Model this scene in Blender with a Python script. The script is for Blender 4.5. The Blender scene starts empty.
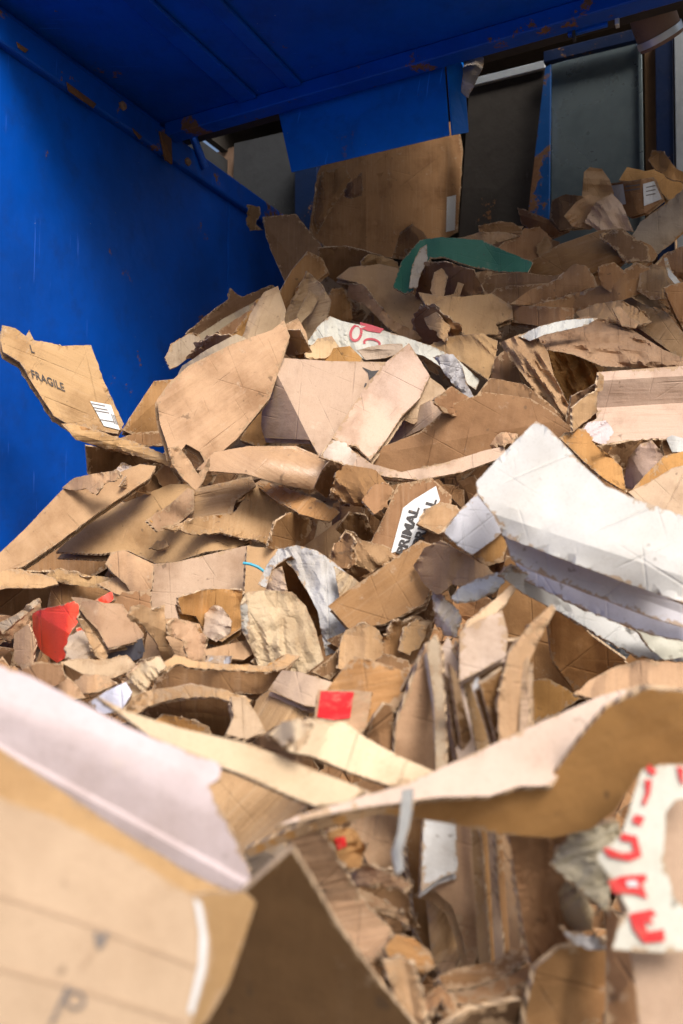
import bpy, math, random
import numpy as np
from mathutils import Vector, Matrix
from mathutils.geometry import delaunay_2d_cdt

# ------------------------------------------------------------------ camera, sky, sun, exposure
scene = bpy.context.scene
COL = scene.collection
W, H_, F = 683.0, 1024.0, 830.0
CX, CY, HORIZON = 341.5, 512.0, 560.0
PITCH = math.atan((HORIZON - CY) / F)
CAMZ = 1.6
cam_data = bpy.data.cameras.new('camera')
cam = bpy.data.objects.new('camera', cam_data)
COL.objects.link(cam)
cam.location = (0, 0, CAMZ)
cam.rotation_euler = (math.pi / 2 + PITCH, 0, 0)
cam_data.sensor_fit = 'VERTICAL'
cam_data.sensor_height = 36.0
cam_data.lens = F / H_ * 36.0
cam_data.clip_start = 0.02
cam_data.clip_end = 600
cam_data.dof.use_dof = True
cam_data.dof.focus_distance = 3.1
cam_data.dof.aperture_fstop = (cam_data.lens / 1000) / 0.0100
scene.camera = cam

SUN_EL, SUN_AZ = math.radians(45), math.radians(158)     # azimuth clockwise from +Y (north)
world = bpy.data.worlds.new('World')
scene.world = world
world.use_nodes = True
wt = world.node_tree
sky = wt.nodes.new('ShaderNodeTexSky')
sky.sky_type = 'NISHITA'
sky.sun_disc = False
sky.sun_elevation = SUN_EL
sky.sun_rotation = SUN_AZ
sky.dust_density = 6.0
bg = wt.nodes['Background']
bg.inputs['Strength'].default_value = 0.12
wt.links.new(sky.outputs['Color'], bg.inputs['Color'])
sun_data = bpy.data.lights.new('sun', 'SUN')
sun_data.energy = 2.4
sun_data.angle = math.radians(24)
sun_data.color = (1.0, 0.965, 0.92)
sun = bpy.data.objects.new('sun', sun_data)
COL.objects.link(sun)
sdir = Vector((math.sin(SUN_AZ) * math.cos(SUN_EL), math.cos(SUN_AZ) * math.cos(SUN_EL), math.sin(SUN_EL)))
sun.rotation_euler = sdir.to_track_quat('Z', 'Y').to_euler()
sun.location = sdir * 20
vs = scene.view_settings
vs.view_transform = 'Standard'
vs.look = 'None'
vs.exposure = 0.30
vs.gamma = 1.0

# ------------------------------------------------------------------ pixel directions
CR, SR = math.cos(PITCH), math.sin(PITCH)
def pt(x, y, d):
    """point at planar depth d along the ray of pixel x, y"""
    u, v = (x - CX) / F, (y - CY) / F
    return np.stack([u * d, (CR + v * SR) * d, CAMZ + (SR - v * CR) * d], -1)
def ray(x, y):
    return pt(np.float64(x), np.float64(y), np.float64(1.0)) - np.array([0, 0, CAMZ])

# hopper frame: E1 runs along the left wall (away from us), E2 across it
ANG = math.atan((759 - CX) / F)
E1 = np.array([math.sin(ANG), math.cos(ANG), 0.0])
E2 = np.array([math.cos(ANG), -math.sin(ANG), 0.0])
O = np.array([-0.43, 5.2, 0.0])
def hp(a, b, z):
    return O + a * E1 + b * E2 + np.array([0, 0, z])
def wall_depth(x, y):
    r = ray(x, y) if np.isscalar(x) else pt(x, y, np.ones_like(x)) - np.array([0, 0, CAMZ])
    den = r @ E2
    num = O @ E2
    return np.where(den < -1e-3, num / np.where(den < -1e-3, den, -1), 99.0)
def hit_a(x, y, a):
    """pixel onto the vertical plane across the hopper at distance a"""
    r = ray(x, y)
    t = (O @ E1 + a) / (r @ E1)
    return np.array([0, 0, CAMZ]) + t * r
def hit_z(x, y, z):
    r = ray(x, y)
    return np.array([0, 0, CAMZ]) + (z - CAMZ) / r[2] * r
def hit_b(x, y, b=0.0):
    r = ray(x, y)
    t = (O @ E2 + b) / (r @ E2)
    return np.array([0, 0, CAMZ]) + t * r

YS = [100, 160, 230, 300, 400, 500, 600, 700, 800, 900, 1024, 1250]
DS = [5.5, 5.2, 4.75, 4.25, 3.6, 3.0, 2.42, 1.85, 1.45, 1.2, 1.02, 0.85]
def D(x, y):
    return np.interp(y, YS, DS) * (1 - 0.05 * (x - CX) / CX)

# ------------------------------------------------------------------ materials
def new_mat(name):
    m = bpy.data.materials.new(name)
    m.use_nodes = True
    nt = m.node_tree
    return m, nt, nt.nodes['Principled BSDF']
def N(nt, typ, **kw):
    n = nt.nodes.new(typ)
    for k, v in kw.items():
        if k in n.inputs: n.inputs[k].default_value = v
        else: setattr(n, k, v)
    return n
def L(nt, a, b): nt.links.new(a, b)
def math_(nt, op, a, b=None, clamp=False):
    n = nt.nodes.new('ShaderNodeMath'); n.operation = op; n.use_clamp = clamp
    for i, v in enumerate((a, b)):
        if v is None: continue
        if isinstance(v, (int, float)): n.inputs[i].default_value = v
        else: L(nt, v, n.inputs[i])
    return n.outputs[0]
def mix(nt, fac, a, b, typ='MIX'):
    n = nt.nodes.new('ShaderNodeMix'); n.data_type = 'RGBA'; n.blend_type = typ
    for s, v in ((n.inputs[0], fac), (n.inputs[6], a), (n.inputs[7], b)):
        if isinstance(v, (int, float)): s.default_value = v
        elif isinstance(v, tuple): s.default_value = v if len(v) == 4 else v + (1,)
        else: L(nt, v, s)
    return n.outputs[2]
def ramp(nt, fac, lo, hi):
    n = nt.nodes.new('ShaderNodeMapRange'); n.interpolation_type = 'SMOOTHSTEP'
    L(nt, fac, n.inputs[0]); n.inputs[1].default_value = lo; n.inputs[2].default_value = hi
    return n.outputs[0]
def uvmap(nt, sx=1, sy=1):
    uv = N(nt, 'ShaderNodeUVMap', uv_map='UVMap')
    mp = N(nt, 'ShaderNodeMapping')
    mp.inputs['Scale'].default_value = (sx, sy, 1)
    L(nt, uv.outputs[0], mp.inputs[0])
    return mp.outputs[0]
def noise(nt, vec, scale, detail=4, rough=.55):
    n = N(nt, 'ShaderNodeTexNoise'); n.inputs['Scale'].default_value = scale
    n.inputs['Detail'].default_value = detail; n.inputs['Roughness'].default_value = rough
    L(nt, vec, n.inputs['Vector'])
    return n.outputs['Fac']

def board_mat(name, fixed=None, rough=.78, flute=1.0, crinkle=0.0, wear=1.0, spec=.25, crease=1.0, blotch=1.0):
    m, nt, bs = new_mat(name)
    info = N(nt, 'ShaderNodeObjectInfo')
    off = N(nt, 'ShaderNodeVectorMath', operation='ADD')
    L(nt, uvmap(nt), off.inputs[0])
    sc = N(nt, 'ShaderNodeVectorMath', operation='SCALE'); sc.inputs['Scale'].default_value = 37.0
    cmb = N(nt, 'ShaderNodeCombineXYZ')
    for i in range(3): L(nt, info.outputs['Random'], cmb.inputs[i])
    L(nt, cmb.outputs[0], sc.inputs[0]); L(nt, sc.outputs[0], off.inputs[1])
    vec = off.outputs[0]
    st = N(nt, 'ShaderNodeVectorMath', operation='MULTIPLY'); st.inputs[1].default_value = (1, .06, 1)
    L(nt, vec, st.inputs[0])
    base = info.outputs['Color'] if fixed is None else None
    if base is None:
        rgb = N(nt, 'ShaderNodeRGB'); rgb.outputs[0].default_value = fixed + (1,); base = rgb.outputs[0]
    blot = noise(nt, vec, 6, 6, .62)
    c = mix(nt, math_(nt, 'MULTIPLY', ramp(nt, blot, .42, .75), blotch), base, mix(nt, 1.0, base, (.62, .56, .50), 'MULTIPLY'))
    streak = noise(nt, st.outputs[0], 95, 3, .6)
    c = mix(nt, math_(nt, 'MULTIPLY', ramp(nt, streak, .5, .8), .32 * flute), c, mix(nt, 1.0, c, (.66, .60, .52), 'MULTIPLY'))
    c = mix(nt, math_(nt, 'MULTIPLY', ramp(nt, streak, .5, .2), .2 * flute), c, mix(nt, .35, c, (.80, .68, .52)))
    fine = noise(nt, vec, 260, 3, .7)
    c = mix(nt, math_(nt, 'MULTIPLY', ramp(nt, fine, .5, .8), .45), c, mix(nt, 1.0, c, (.6, .55, .5), 'MULTIPLY'))
    # small dark spots and grubby smears
    spot = noise(nt, vec, 32, 2, .5)
    c = mix(nt, math_(nt, 'MULTIPLY', ramp(nt, spot, .69, .76), .55), c, (.10, .065, .04))
    smear = noise(nt, vec, 13, 8, .75)
    c = mix(nt, math_(nt, 'MULTIPLY', ramp(nt, smear, .60, .72), .35 * blotch), c, (.62, .52, .40))
    # torn rim: the pulp shows
    at = N(nt, 'ShaderNodeAttribute', attribute_name='edge')
    en = noise(nt, vec, 60, 4, .65)
    lim = math_(nt, 'MULTIPLY', math_(nt, 'MULTIPLY', ramp(nt, en, .40, .75), ramp(nt, blot, .40, .62)), .030 * wear)
    wearf = math_(nt, 'LESS_THAN', at.outputs['Fac'], lim)
    c = mix(nt, math_(nt, 'MULTIPLY', wearf, .8), c, mix(nt, fine, (.50, .35, .21), (.30, .19, .11)))
    L(nt, c, bs.inputs['Base Color'])
    bs.inputs['Roughness'].default_value = rough
    bs.inputs['Specular IOR Level'].default_value = spec
    wv = N(nt, 'ShaderNodeTexWave', wave_type='BANDS', bands_direction='X')
    wv.inputs['Scale'].default_value = 22; wv.inputs['Distortion'].default_value = 1.2
    wv.inputs['Detail'].default_value = 2
    L(nt, vec, wv.inputs['Vector'])
    h = math_(nt, 'ADD', math_(nt, 'MULTIPLY', wv.outputs['Fac'], .00015 * flute), math_(nt, 'MULTIPLY', streak, .0022 * flute))
    h = math_(nt, 'ADD', h, math_(nt, 'MULTIPLY', fine, .0006))
    h = math_(nt, 'ADD', h, math_(nt, 'MULTIPLY', blot, .010 * blotch))
    h = math_(nt, 'SUBTRACT', h, math_(nt, 'MULTIPLY', wearf, .0015))
    # creases: straight broken lines at a few angles, groove shade darkened into the colour
    for ang, sp, am in () if not crease else ((3, .13, .9), (87, .19, .45), (33, .21, .7), (-52, .26, .8), (76, .13, .6)):
        rt = N(nt, 'ShaderNodeMapping'); rt.inputs['Rotation'].default_value = (0, 0, math.radians(ang)); L(nt, vec, rt.inputs[0])
        sx_ = N(nt, 'ShaderNodeSeparateXYZ'); L(nt, rt.outputs[0], sx_.inputs[0])
        t = math_(nt, 'DIVIDE', sx_.outputs[0], sp)
        wn = N(nt, 'ShaderNodeTexWhiteNoise', noise_dimensions='1D'); L(nt, math_(nt, 'FLOOR', t), wn.inputs['W'])
        dist = math_(nt, 'ABSOLUTE', math_(nt, 'SUBTRACT', math_(nt, 'FRACT', t), math_(nt, 'ADD', math_(nt, 'MULTIPLY', wn.outputs['Value'], .6), .2)))
        line = math_(nt, 'SUBTRACT', 1.0, ramp(nt, math_(nt, 'MULTIPLY', dist, sp), .0006, .0032))
        line = math_(nt, 'MULTIPLY', line, ramp(nt, noise(nt, vec, 5 + ang * .02, 3, .6), .46, .60))
        c = mix(nt, math_(nt, 'MULTIPLY', line, .15 * am * crease), c, mix(nt, 1.0, c, (.52, .46, .40), 'MULTIPLY'))
        h = math_(nt, 'SUBTRACT', h, math_(nt, 'MULTIPLY', line, .0024 * am * min(1, crease + .3)))
    L(nt, c, bs.inputs['Base Color'])
    if crinkle:
        for sc_, am in ((7, .016), (18, .008), (60, .002)):
            rd = math_(nt, 'ABSOLUTE', math_(nt, 'SUBTRACT', noise(nt, vec, sc_, 2, .5), .5))
            h = math_(nt, 'ADD', h, math_(nt, 'MULTIPLY', rd, am * crinkle))
    bp = N(nt, 'ShaderNodeBump'); bp.inputs['Strength'].default_value = .8; bp.inputs['Distance'].default_value = 1.0
    L(nt, h, bp.inputs['Height']); L(nt, bp.outputs[0], bs.inputs['Normal'])
    return m

M_FACE = board_mat('kraft_board')
M_SMOOTH = board_mat('clean_board', flute=.35, wear=.6)
M_RIB = board_mat('ribbed_board', flute=2.2)
M_BACK = board_mat('board_back', fixed=(.40, .26, .145))
M_PAPER = board_mat('crumpled_paper', flute=.35, crinkle=1.0, wear=.5)
M_BAG = board_mat('kraft_bag_paper', flute=.5, crinkle=2.6, wear=.4)
M_COAT = board_mat('coated_board', rough=.5, flute=.15, wear=.5, spec=.4, crease=.45, blotch=.35)
M_CLEAN = board_mat('new_board', flute=.3, wear=.3, crease=0, blotch=.6)
M_GLOSS = board_mat('waxed_board', rough=.34, flute=.8, wear=.4, spec=.5)

def edge_mat():
    m, nt, bs = new_mat('board_edge')
    vec = uvmap(nt)
    wv = N(nt, 'ShaderNodeTexWave', wave_type='BANDS', bands_direction='DIAGONAL')
    wv.inputs['Scale'].default_value = 30; wv.inputs['Distortion'].default_value = 3
    L(nt, vec, wv.inputs['Vector'])
    n = noise(nt, vec, 90, 4)
    c = mix(nt, ramp(nt, wv.outputs['Fac'], .2, .8), (.36, .24, .14), (.54, .385, .24))
    c = mix(nt, ramp(nt, n, .4, .7), c, (.60, .45, .30))
    L(nt, c, bs.inputs['Base Color']); bs.inputs['Roughness'].default_value = .9
    bp = N(nt, 'ShaderNodeBump'); bp.inputs['Distance'].default_value = .004
    L(nt, wv.outputs['Fac'], bp.inputs['Height']); L(nt, bp.outputs[0], bs.inputs['Normal'])
    return m
M_EDGE = edge_mat()

def ink_mat(name, col, rough=.7):
    m, nt, bs = new_mat(name)
    tc = N(nt, 'ShaderNodeTexCoord')
    n = noise(nt, tc.outputs['Object'], 60, 5, .7)
    c = mix(nt, ramp(nt, n, .5, .75), col, tuple(.55 * v + .45 * k for v, k in zip(col, (.42, .30, .2))))
    L(nt, c, bs.inputs['Base Color']); bs.inputs['Roughness'].default_value = rough
    return m
INK = ink_mat('black_ink', (.045, .04, .04))
INKRED = ink_mat('red_ink', (.62, .018, .02), .5)
INKPINK = ink_mat('washed_red_ink', (.55, .10, .12), .6)
INKWHITE = ink_mat('white_label', (.60, .61, .62), .45)
INKGREY = ink_mat('grey_ink', (.16, .14, .13))

def paint_mat(name, col, rust=1.0, rough=.38, dirt=.5, rlim=.645):
    m, nt, bs = new_mat(name)
    tc = N(nt, 'ShaderNodeTexCoord'); vec = tc.outputs['Object']
    big = noise(nt, vec, 1.7, 5, .6)
    mid = noise(nt, vec, 9, 6, .65)
    c = mix(nt, ramp(nt, big, .4, .7), col, tuple(v * .72 for v in col))
    c = mix(nt, math_(nt, 'MULTIPLY', ramp(nt, mid, .48, .75), dirt), c, tuple(v * .5 + .004 for v in col))
    # long thin scratches
    mp = N(nt, 'ShaderNodeMapping'); mp.inputs['Rotation'].default_value = (.5, .7, .35); mp.inputs['Scale'].default_value = (1.2, 38, 1.2)
    L(nt, vec, mp.inputs[0])
    sc = noise(nt, mp.outputs[0], 2.4, 3, .5)
    gate = ramp(nt, noise(nt, vec, 2.6, 2, .5), .52, .62)
    c = mix(nt, math_(nt, 'MULTIPLY', math_(nt, 'MULTIPLY', ramp(nt, sc, .66, .70), gate), .5), c, tuple(min(1, v * 1.5 + .05) for v in col))
    # bare metal nicks and rust flecks
    nick = noise(nt, vec, 55, 3, .6)
    c = mix(nt, math_(nt, 'MULTIPLY', ramp(nt, nick, .755, .775), .9), c, (.42, .42, .40))
    ru = noise(nt, vec, 5, 9, .72)
    ruf = math_(nt, 'MULTIPLY', ramp(nt, ru, rlim, rlim + .035), rust)
    c = mix(nt, ruf, c, mix(nt, nick, (.10, .045, .02), (.26, .13, .06)))
    L(nt, c, bs.inputs['Base Color'])
    r = math_(nt, 'ADD', math_(nt, 'MULTIPLY', mid, .35), rough - .15)
    r = math_(nt, 'ADD', r, math_(nt, 'MULTIPLY', ruf, .4), True)
    L(nt, r, bs.inputs['Roughness']); bs.inputs['Specular IOR Level'].default_value = .35
    bp = N(nt, 'ShaderNodeBump'); bp.inputs['Strength'].default_value = .5; bp.inputs['Distance'].default_value = 1
    hh = math_(nt, 'ADD', math_(nt, 'MULTIPLY', big, .03), math_(nt, 'MULTIPLY', mid, .003))
    hh = math_(nt, 'ADD', hh, math_(nt, 'MULTIPLY', ruf, .001))
    L(nt, hh, bp.inputs['Height']); L(nt, bp.outputs[0], bs.inputs['Normal'])
    return m
BLUE = paint_mat('blue_paint', (.0, .080, .50))
BLUE2 = paint_mat('blue_paint_scuffed', (.0, .105, .60), rust=.5)
BLUE3 = paint_mat('blue_paint_rusted', (.0, .080, .50), rlim=.575)
PLATE = paint_mat('lit_blue_paint', (.004, .165, .70), rust=.4, rough=.32)  # plate blue lightened in colour, as if catching the sky
NAVY = paint_mat('navy_paint', (.008, .022, .075), rlim=.6)
SCRAPED = paint_mat('scraped_blue', (.01, .085, .30), rlim=.53)
DARK = paint_mat('dark_steel', (.045, .048, .052), rust=.35, rough=.6)
NEARBLACK = paint_mat('near_black_board', (.050, .043, .036), rust=1.0, rough=.85)  # near-black tone for the black sheet and the added enclosure
RUSTY = paint_mat('brown_rust', (.30, .19, .125), rust=1.0, rough=.8)
RUSTDARK = paint_mat('dark_rust', (.13, .07, .045), rust=1.0, rough=.85, rlim=.5)
TANPOST = paint_mat('ochre_post', (.19, .10, .04), rust=.5, rough=.7)

def galv_mat():
    m, nt, bs = new_mat('grey_sheet_metal')
    tc = N(nt, 'ShaderNodeTexCoord'); vec = tc.outputs['Object']
    n = noise(nt, vec, 3, 6, .6); f = noise(nt, vec, 40, 4)
    c = mix(nt, ramp(nt, n, .35, .7), (.34, .42, .44), (.20, .26, .28))
    c = mix(nt, ramp(nt, f, .62, .75), c, (.30, .33, .33))
    L(nt, c, bs.inputs['Base Color']); bs.inputs['Metallic'].default_value = .7
    L(nt, math_(nt, 'ADD', math_(nt, 'MULTIPLY', n, .3), .14), bs.inputs['Roughness'])
    return m
GALV = galv_mat()
def zinc_mat():
    m, nt, bs = new_mat('bare_zinc')
    tc = N(nt, 'ShaderNodeTexCoord')
    n = noise(nt, tc.outputs['Object'], 14, 5)
    L(nt, mix(nt, n, (.45, .5, .52), (.7, .74, .76)), bs.inputs['Base Color'])
    bs.inputs['Metallic'].default_value = .6; bs.inputs['Roughness'].default_value = .45
    return m
ZINC = zinc_mat()
def ground_mat():
    m, nt, bs = new_mat('concrete')
    tc = N(nt, 'ShaderNodeTexCoord'); vec = tc.outputs['Object']
    c = mix(nt, noise(nt, vec, .8, 8, .65), (.085, .08, .075), (.15, .145, .135))
    c = mix(nt, ramp(nt, noise(nt, vec, 4, 6, .7), .6, .75), c, (.05, .046, .042))
    L(nt, c, bs.inputs['Base Color']); bs.inputs['Roughness'].default_value = .9
    bp = N(nt, 'ShaderNodeBump'); bp.inputs['Distance'].default_value = .01
    L(nt, noise(nt, vec, 30, 6), bp.inputs['Height']); L(nt, bp.outputs[0], bs.inputs['Normal'])
    return m
CONC = ground_mat()

# ------------------------------------------------------------------ object helpers
def tag(o, label=None, cat=None, group=None, kind=None):
    if label: o['label'] = label
    if cat: o['category'] = cat
    if group: o['group'] = group
    if kind: o['kind'] = kind
    return o
def link_mesh(name, verts, faces, mats, parent=None, origin=None, smooth=False):
    verts = np.asarray(verts, float)
    if origin is None: origin = verts.mean(0)
    me = bpy.data.meshes.new(name)
    me.from_pydata((verts - origin).tolist(), [], faces)
    for m in (mats if isinstance(mats, (list, tuple)) else [mats]): me.materials.append(m)
    o = bpy.data.objects.new(name, me)
    COL.objects.link(o)
    place(o, origin, parent)
    if smooth: me.shade_smooth()
    return o
WPOS = {}
def place(o, origin, parent):
    origin = np.asarray(origin, float)
    WPOS[o.name] = origin
    if parent is not None:
        o.parent = parent
        o.location = origin - WPOS[parent.name]
    else:
        o.location = origin
def thing(name, origin, label, cat, group=None):
    e = bpy.data.objects.new(name, None)
    COL.objects.link(e)
    e.empty_display_size = .05
    place(e, origin, None)
    return tag(e, label, cat, group)
def slab(name, quad, thick, mat, parent=None, bevel=.004):
    """four corner points, thickened along the normal away from the first side"""
    q = [np.asarray(p, float) for p in quad]
    n = np.cross(q[1] - q[0], q[3] - q[0]); n /= np.linalg.norm(n)
    v = q + [p + n * thick for p in q]
    f = [(3, 2, 1, 0), (4, 5, 6, 7)] + [(i, (i + 1) % 4, (i + 1) % 4 + 4, i + 4) for i in range(4)]
    o = link_mesh(name, v, f, mat, parent)
    if bevel:
        b = o.modifiers.new('bevel', 'BEVEL'); b.width = bevel; b.segments = 2; b.limit_method = 'ANGLE'
    return o
def hbox(name, a0, a1, b0, b1, z0, z1, mat, parent=None, bevel=.004):
    """box in the hopper's own frame"""
    v = [hp(a, b, z) for z in (z0, z1) for (a, b) in ((a0, b0), (a1, b0), (a1, b1), (a0, b1))]
    f = [(3, 2, 1, 0), (4, 5, 6, 7)] + [(i, (i + 1) % 4, (i + 1) % 4 + 4, i + 4) for i in range(4)]
    # E1, E2, up is left-handed: flip
    f = [tuple(reversed(q)) for q in f]
    o = link_mesh(name, v, f, mat, parent)
    if bevel:
        b = o.modifiers.new('bevel', 'BEVEL'); b.width = bevel; b.segments = 2; b.limit_method = 'ANGLE'
    return o
def tube_mesh(name, pts, r, mat, parent=None, seg=14, cap=True, smooth=True):
    pts = [Vector(p) for p in pts]
    rs = r if isinstance(r, (list, tuple)) else [r] * len(pts)
    v, f = [], []
    for i, p in enumerate(pts):
        t = (pts[min(i + 1, len(pts) - 1)] - pts[max(i - 1, 0)]).normalized()
        a = t.cross(Vector((0.13, .2, 1))).normalized(); b = t.cross(a)
        for k in range(seg):
            w = 2 * math.pi * k / seg
            v.append(tuple(p + (a * math.cos(w) + b * math.sin(w)) * rs[i]))
    for i in range(len(pts) - 1):
        for k in range(seg):
            f.append((i * seg + k, i * seg + (k + 1) % seg, (i + 1) * seg + (k + 1) % seg, (i + 1) * seg + k))
    if cap:
        f.append(tuple(range(seg - 1, -1, -1))); f.append(tuple((len(pts) - 1) * seg + k for k in range(seg)))
    o = link_mesh(name, v, f, mat, parent, smooth=smooth)
    if smooth: o.data.set_sharp_from_angle(angle=math.radians(50))
    return o

# ------------------------------------------------------------------ sheets of board and paper
Z0, ZR = 80, 2                     # pixel margin and step of the depth map that keeps sheets stacked in order
ZW, ZH = int((W + 2 * Z0) / ZR), int((H_ + 2 * Z0) / ZR)
ZB = np.full((ZH, ZW), 99.0)
def inside(px, py, poly):
    r = np.zeros(px.shape, bool)
    n = len(poly)
    for i in range(n):
        x1, y1 = poly[i]; x2, y2 = poly[(i + 1) % n]
        if y1 == y2: continue
        c = ((y1 > py) != (y2 > py)) & (px < (x2 - x1) * (py - y1) / (y2 - y1) + x1)
        r ^= c
    return r
def seg_noise(x, y, seed, scale):
    """smooth value noise in 2-D, vectorised"""
    x = x / scale; y = y / scale
    xi = np.floor(x).astype(int); yi = np.floor(y).astype(int)
    fx = x - xi; fy = y - yi
    fx = fx * fx * (3 - 2 * fx); fy = fy * fy * (3 - 2 * fy)
    def h(a, b):
        k = (a * 374761393 + b * 668265263 + seed * 974711) & 0x7fffffff
        k = ((k ^ (k >> 13)) * 1274126177) & 0x7fffffff
        return ((k ^ (k >> 16)) & 0xffff) / 65535.0 * 2 - 1
    return (h(xi, yi) * (1 - fx) + h(xi + 1, yi) * fx) * (1 - fy) + (h(xi, yi + 1) * (1 - fx) + h(xi + 1, yi + 1) * fx) * fy

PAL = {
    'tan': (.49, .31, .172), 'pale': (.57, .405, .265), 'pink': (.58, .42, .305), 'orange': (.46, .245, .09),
    'brown': (.34, .185, .085), 'umber': (.235, .130, .063), 'dark': (.15, .085, .045), 'grey': (.45, .35, .245),  # umber and dark also stand in for shade on fill sheets
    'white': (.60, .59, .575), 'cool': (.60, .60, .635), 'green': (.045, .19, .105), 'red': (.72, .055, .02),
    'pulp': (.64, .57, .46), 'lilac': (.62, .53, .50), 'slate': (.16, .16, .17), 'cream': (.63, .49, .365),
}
SEED = [7]
def pleats(x1, y1, x2, y2, n, sp, k):
    """parallel creases, turning to and fro"""
    ln = math.hypot(x2 - x1, y2 - y1); nx, ny = -(y2 - y1) / ln, (x2 - x1) / ln
    r = random.Random(int(x1 * 7 + y1))
    out = []
    for i in range(n):
        o = (i + r.uniform(-.25, .25)) * sp; t = r.uniform(-.12, .12)
        out.append((x1 + nx * o, y1 + ny * o, x2 + nx * o * (1 + t), y2 + ny * o * (1 + t), k * (1 if i == 0 else 2) * (1 if i % 2 == 0 else -1) * r.uniform(.7, 1.2)))
    return out
GROUP = 'waste cardboard and paper in the heap'
def S(name, label, pts, s=(0, -.8), c='tan', folds=(), bend=.42, nb=5, warp=.0045, tear=1.0, th=.007, mat=None,
      bulge=(), grain=0, d=None, parent=None, cat='cardboard', push=.2, back=None, lift=0.0, ripple=1.0, group=GROUP, fine=1.0, depth_fn=None, liner=True, wr=None):
    SEED[0] += 1
    rng = random.Random(SEED[0] * 13 + 5)
    if wr is None and mat in (M_PAPER, M_BAG): wr = (.010, rng.uniform(0, 180), 11)
    if wr: fine *= 1.35
    poly = [tuple(float(v) for v in p.split(',')) for p in pts.split()]
    P = np.array(poly)
    area = abs(np.sum(P[:, 0] * np.roll(P[:, 1], -1) - P[:, 1] * np.roll(P[:, 0], -1))) / 2
    cx, cy = P.mean(0)
    g = min(9, max(3.0, math.sqrt(area) / 17)) / fine
    step = min(4, max(1.6, g * .55))
    # torn outline
    out = []
    for i in range(len(P)):
        a, b = P[i], P[(i + 1) % len(P)]
        ln = np.linalg.norm(b - a)
        if ln < 1e-6: continue
        n = max(1, int(round(ln / step)))
        nrm = np.array([-(b - a)[1], (b - a)[0]]) / ln
        for k in range(n):
            t = k / n
            p = a + (b - a) * t
            w = min(1.0, .35 + 4 * min(t, 1 - t)) * min(1.6, max(.12, .75 + 1.3 * float(seg_noise(p[0:1], p[1:2], SEED[0] + 7, 26.0)[0])))
            o1 = float(seg_noise(p[0:1], p[1:2], SEED[0], 7.0)[0]) * max(.25 * tear, tear - .6) * .75
            o2 = float(seg_noise(p[0:1], p[1:2], SEED[0] + 91, 2.6)[0]) * max(.35 * tear, tear - .6) * .7
            o3 = float(seg_noise(p[0:1], p[1:2], SEED[0] + 191, 22.0)[0]) * max(0, min(tear, 2) - 1.1) * .9
            out.append(p + nrm * (o1 + o2 + o3) * w)
    out = np.array(out)
    polyt = [tuple(p) for p in out]
    # interior points
    x0, y0 = out.min(0); x1, y1 = out.max(0)
    gx, gy = np.meshgrid(np.arange(x0, x1 + g, g), np.arange(y0, y1 + g, g * .87))
    gx = gx + (np.arange(gx.shape[0]) % 2)[:, None] * g * .5
    nr = np.random.RandomState(SEED[0])
    gx = (gx + nr.uniform(-.2, .2, gx.shape) * g).ravel(); gy = (gy + nr.uniform(-.2, .2, gy.shape) * g).ravel()
    ok = inside(gx, gy, polyt)
    gx, gy = gx[ok], gy[ok]
    if len(gx):
        dist = np.sqrt(((gx[:, None] - out[None, :, 0]) ** 2 + (gy[:, None] - out[None, :, 1]) ** 2).min(1))
        k = dist > step * .7
        gx, gy = gx[k], gy[k]
    verts = [Vector(p) for p in polyt] + [Vector((a, b)) for a, b in zip(gx, gy)]
    no = len(polyt)
    edges = [(i, (i + 1) % no) for i in range(no)]
    allf = list(folds)
    size = math.sqrt(area)
    for i in range(nb):                       # random soft bends across the sheet
        w = rng.uniform(0, math.pi) if mat in (M_PAPER, M_BAG) or rng.random() < .2 else math.radians(grain + 90 + rng.uniform(-9, 9)); px = cx + rng.uniform(-.4, .4) * (x1 - x0); py = cy + rng.uniform(-.4, .4) * (y1 - y0)
        allf.append((px, py, px + math.cos(w), py + math.sin(w), rng.choice((-1, 1)) * rng.uniform(.3, 1) * bend * 1.7, rng.uniform(.3, 1.2)))
    for fo in folds:                          # true creases become edges of the mesh
        a, b = np.array(fo[0:2], float), np.array(fo[2:4], float)
        n = max(2, int(np.linalg.norm(b - a) / step))
        prev = None
        for k in range(n + 1):
            p = a + (b - a) * k / n
            if not inside(p[0:1], p[1:2], polyt)[0]: prev = None; continue
            verts.append(Vector(p)); j = len(verts) - 1
            if prev is not None: edges.append((prev, j))
            prev = j
    vo, eo, fo_, _, _, _ = delaunay_2d_cdt(verts, edges, [], 0, 1e-4)
    V = np.array([(v.x, v.y) for v in vo])
    T = np.array([f for f in fo_ if len(f) == 3])
    cen = V[T].mean(1)
    T = T[inside(cen[:, 0], cen[:, 1], polyt)]
    if len(T) == 0: return None
    used = np.unique(T); remap = -np.ones(len(V), int); remap[used] = np.arange(len(used))
    V = V[used]; T = remap[T]
    d0 = (float(D(cx, cy)) if d is None else d) - lift
    a1, a2, a3 = rng.uniform(0, 99), rng.uniform(0, 99), SEED[0]
    def depth(x, y):
        u, v = (x - cx) / F, (y - cy) / F
        rel = s[0] * u + s[1] * v
        for q in allf:
            dx, dy = q[2] - q[0], q[3] - q[1]
            ln = math.hypot(dx, dy)
            t = (-(dy) * (x - q[0]) + dx * (y - q[1])) / ln
            soft = q[5] if len(q) > 5 else .3
            t = .5 * (t + np.sqrt(t * t + soft * soft))
            rel = rel + q[4] * t / F
        dd = d0 / (1 - np.clip(rel, -.55, .55))
        px = d0 / F
        dd = dd + warp * (seg_noise(x + a1, y + a2, a3, 38.0) * 1.2 + seg_noise(x + a1, y + a2, a3 + 5, 17.0) * .6) * min(1.5, d0 / 2.6)
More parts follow.
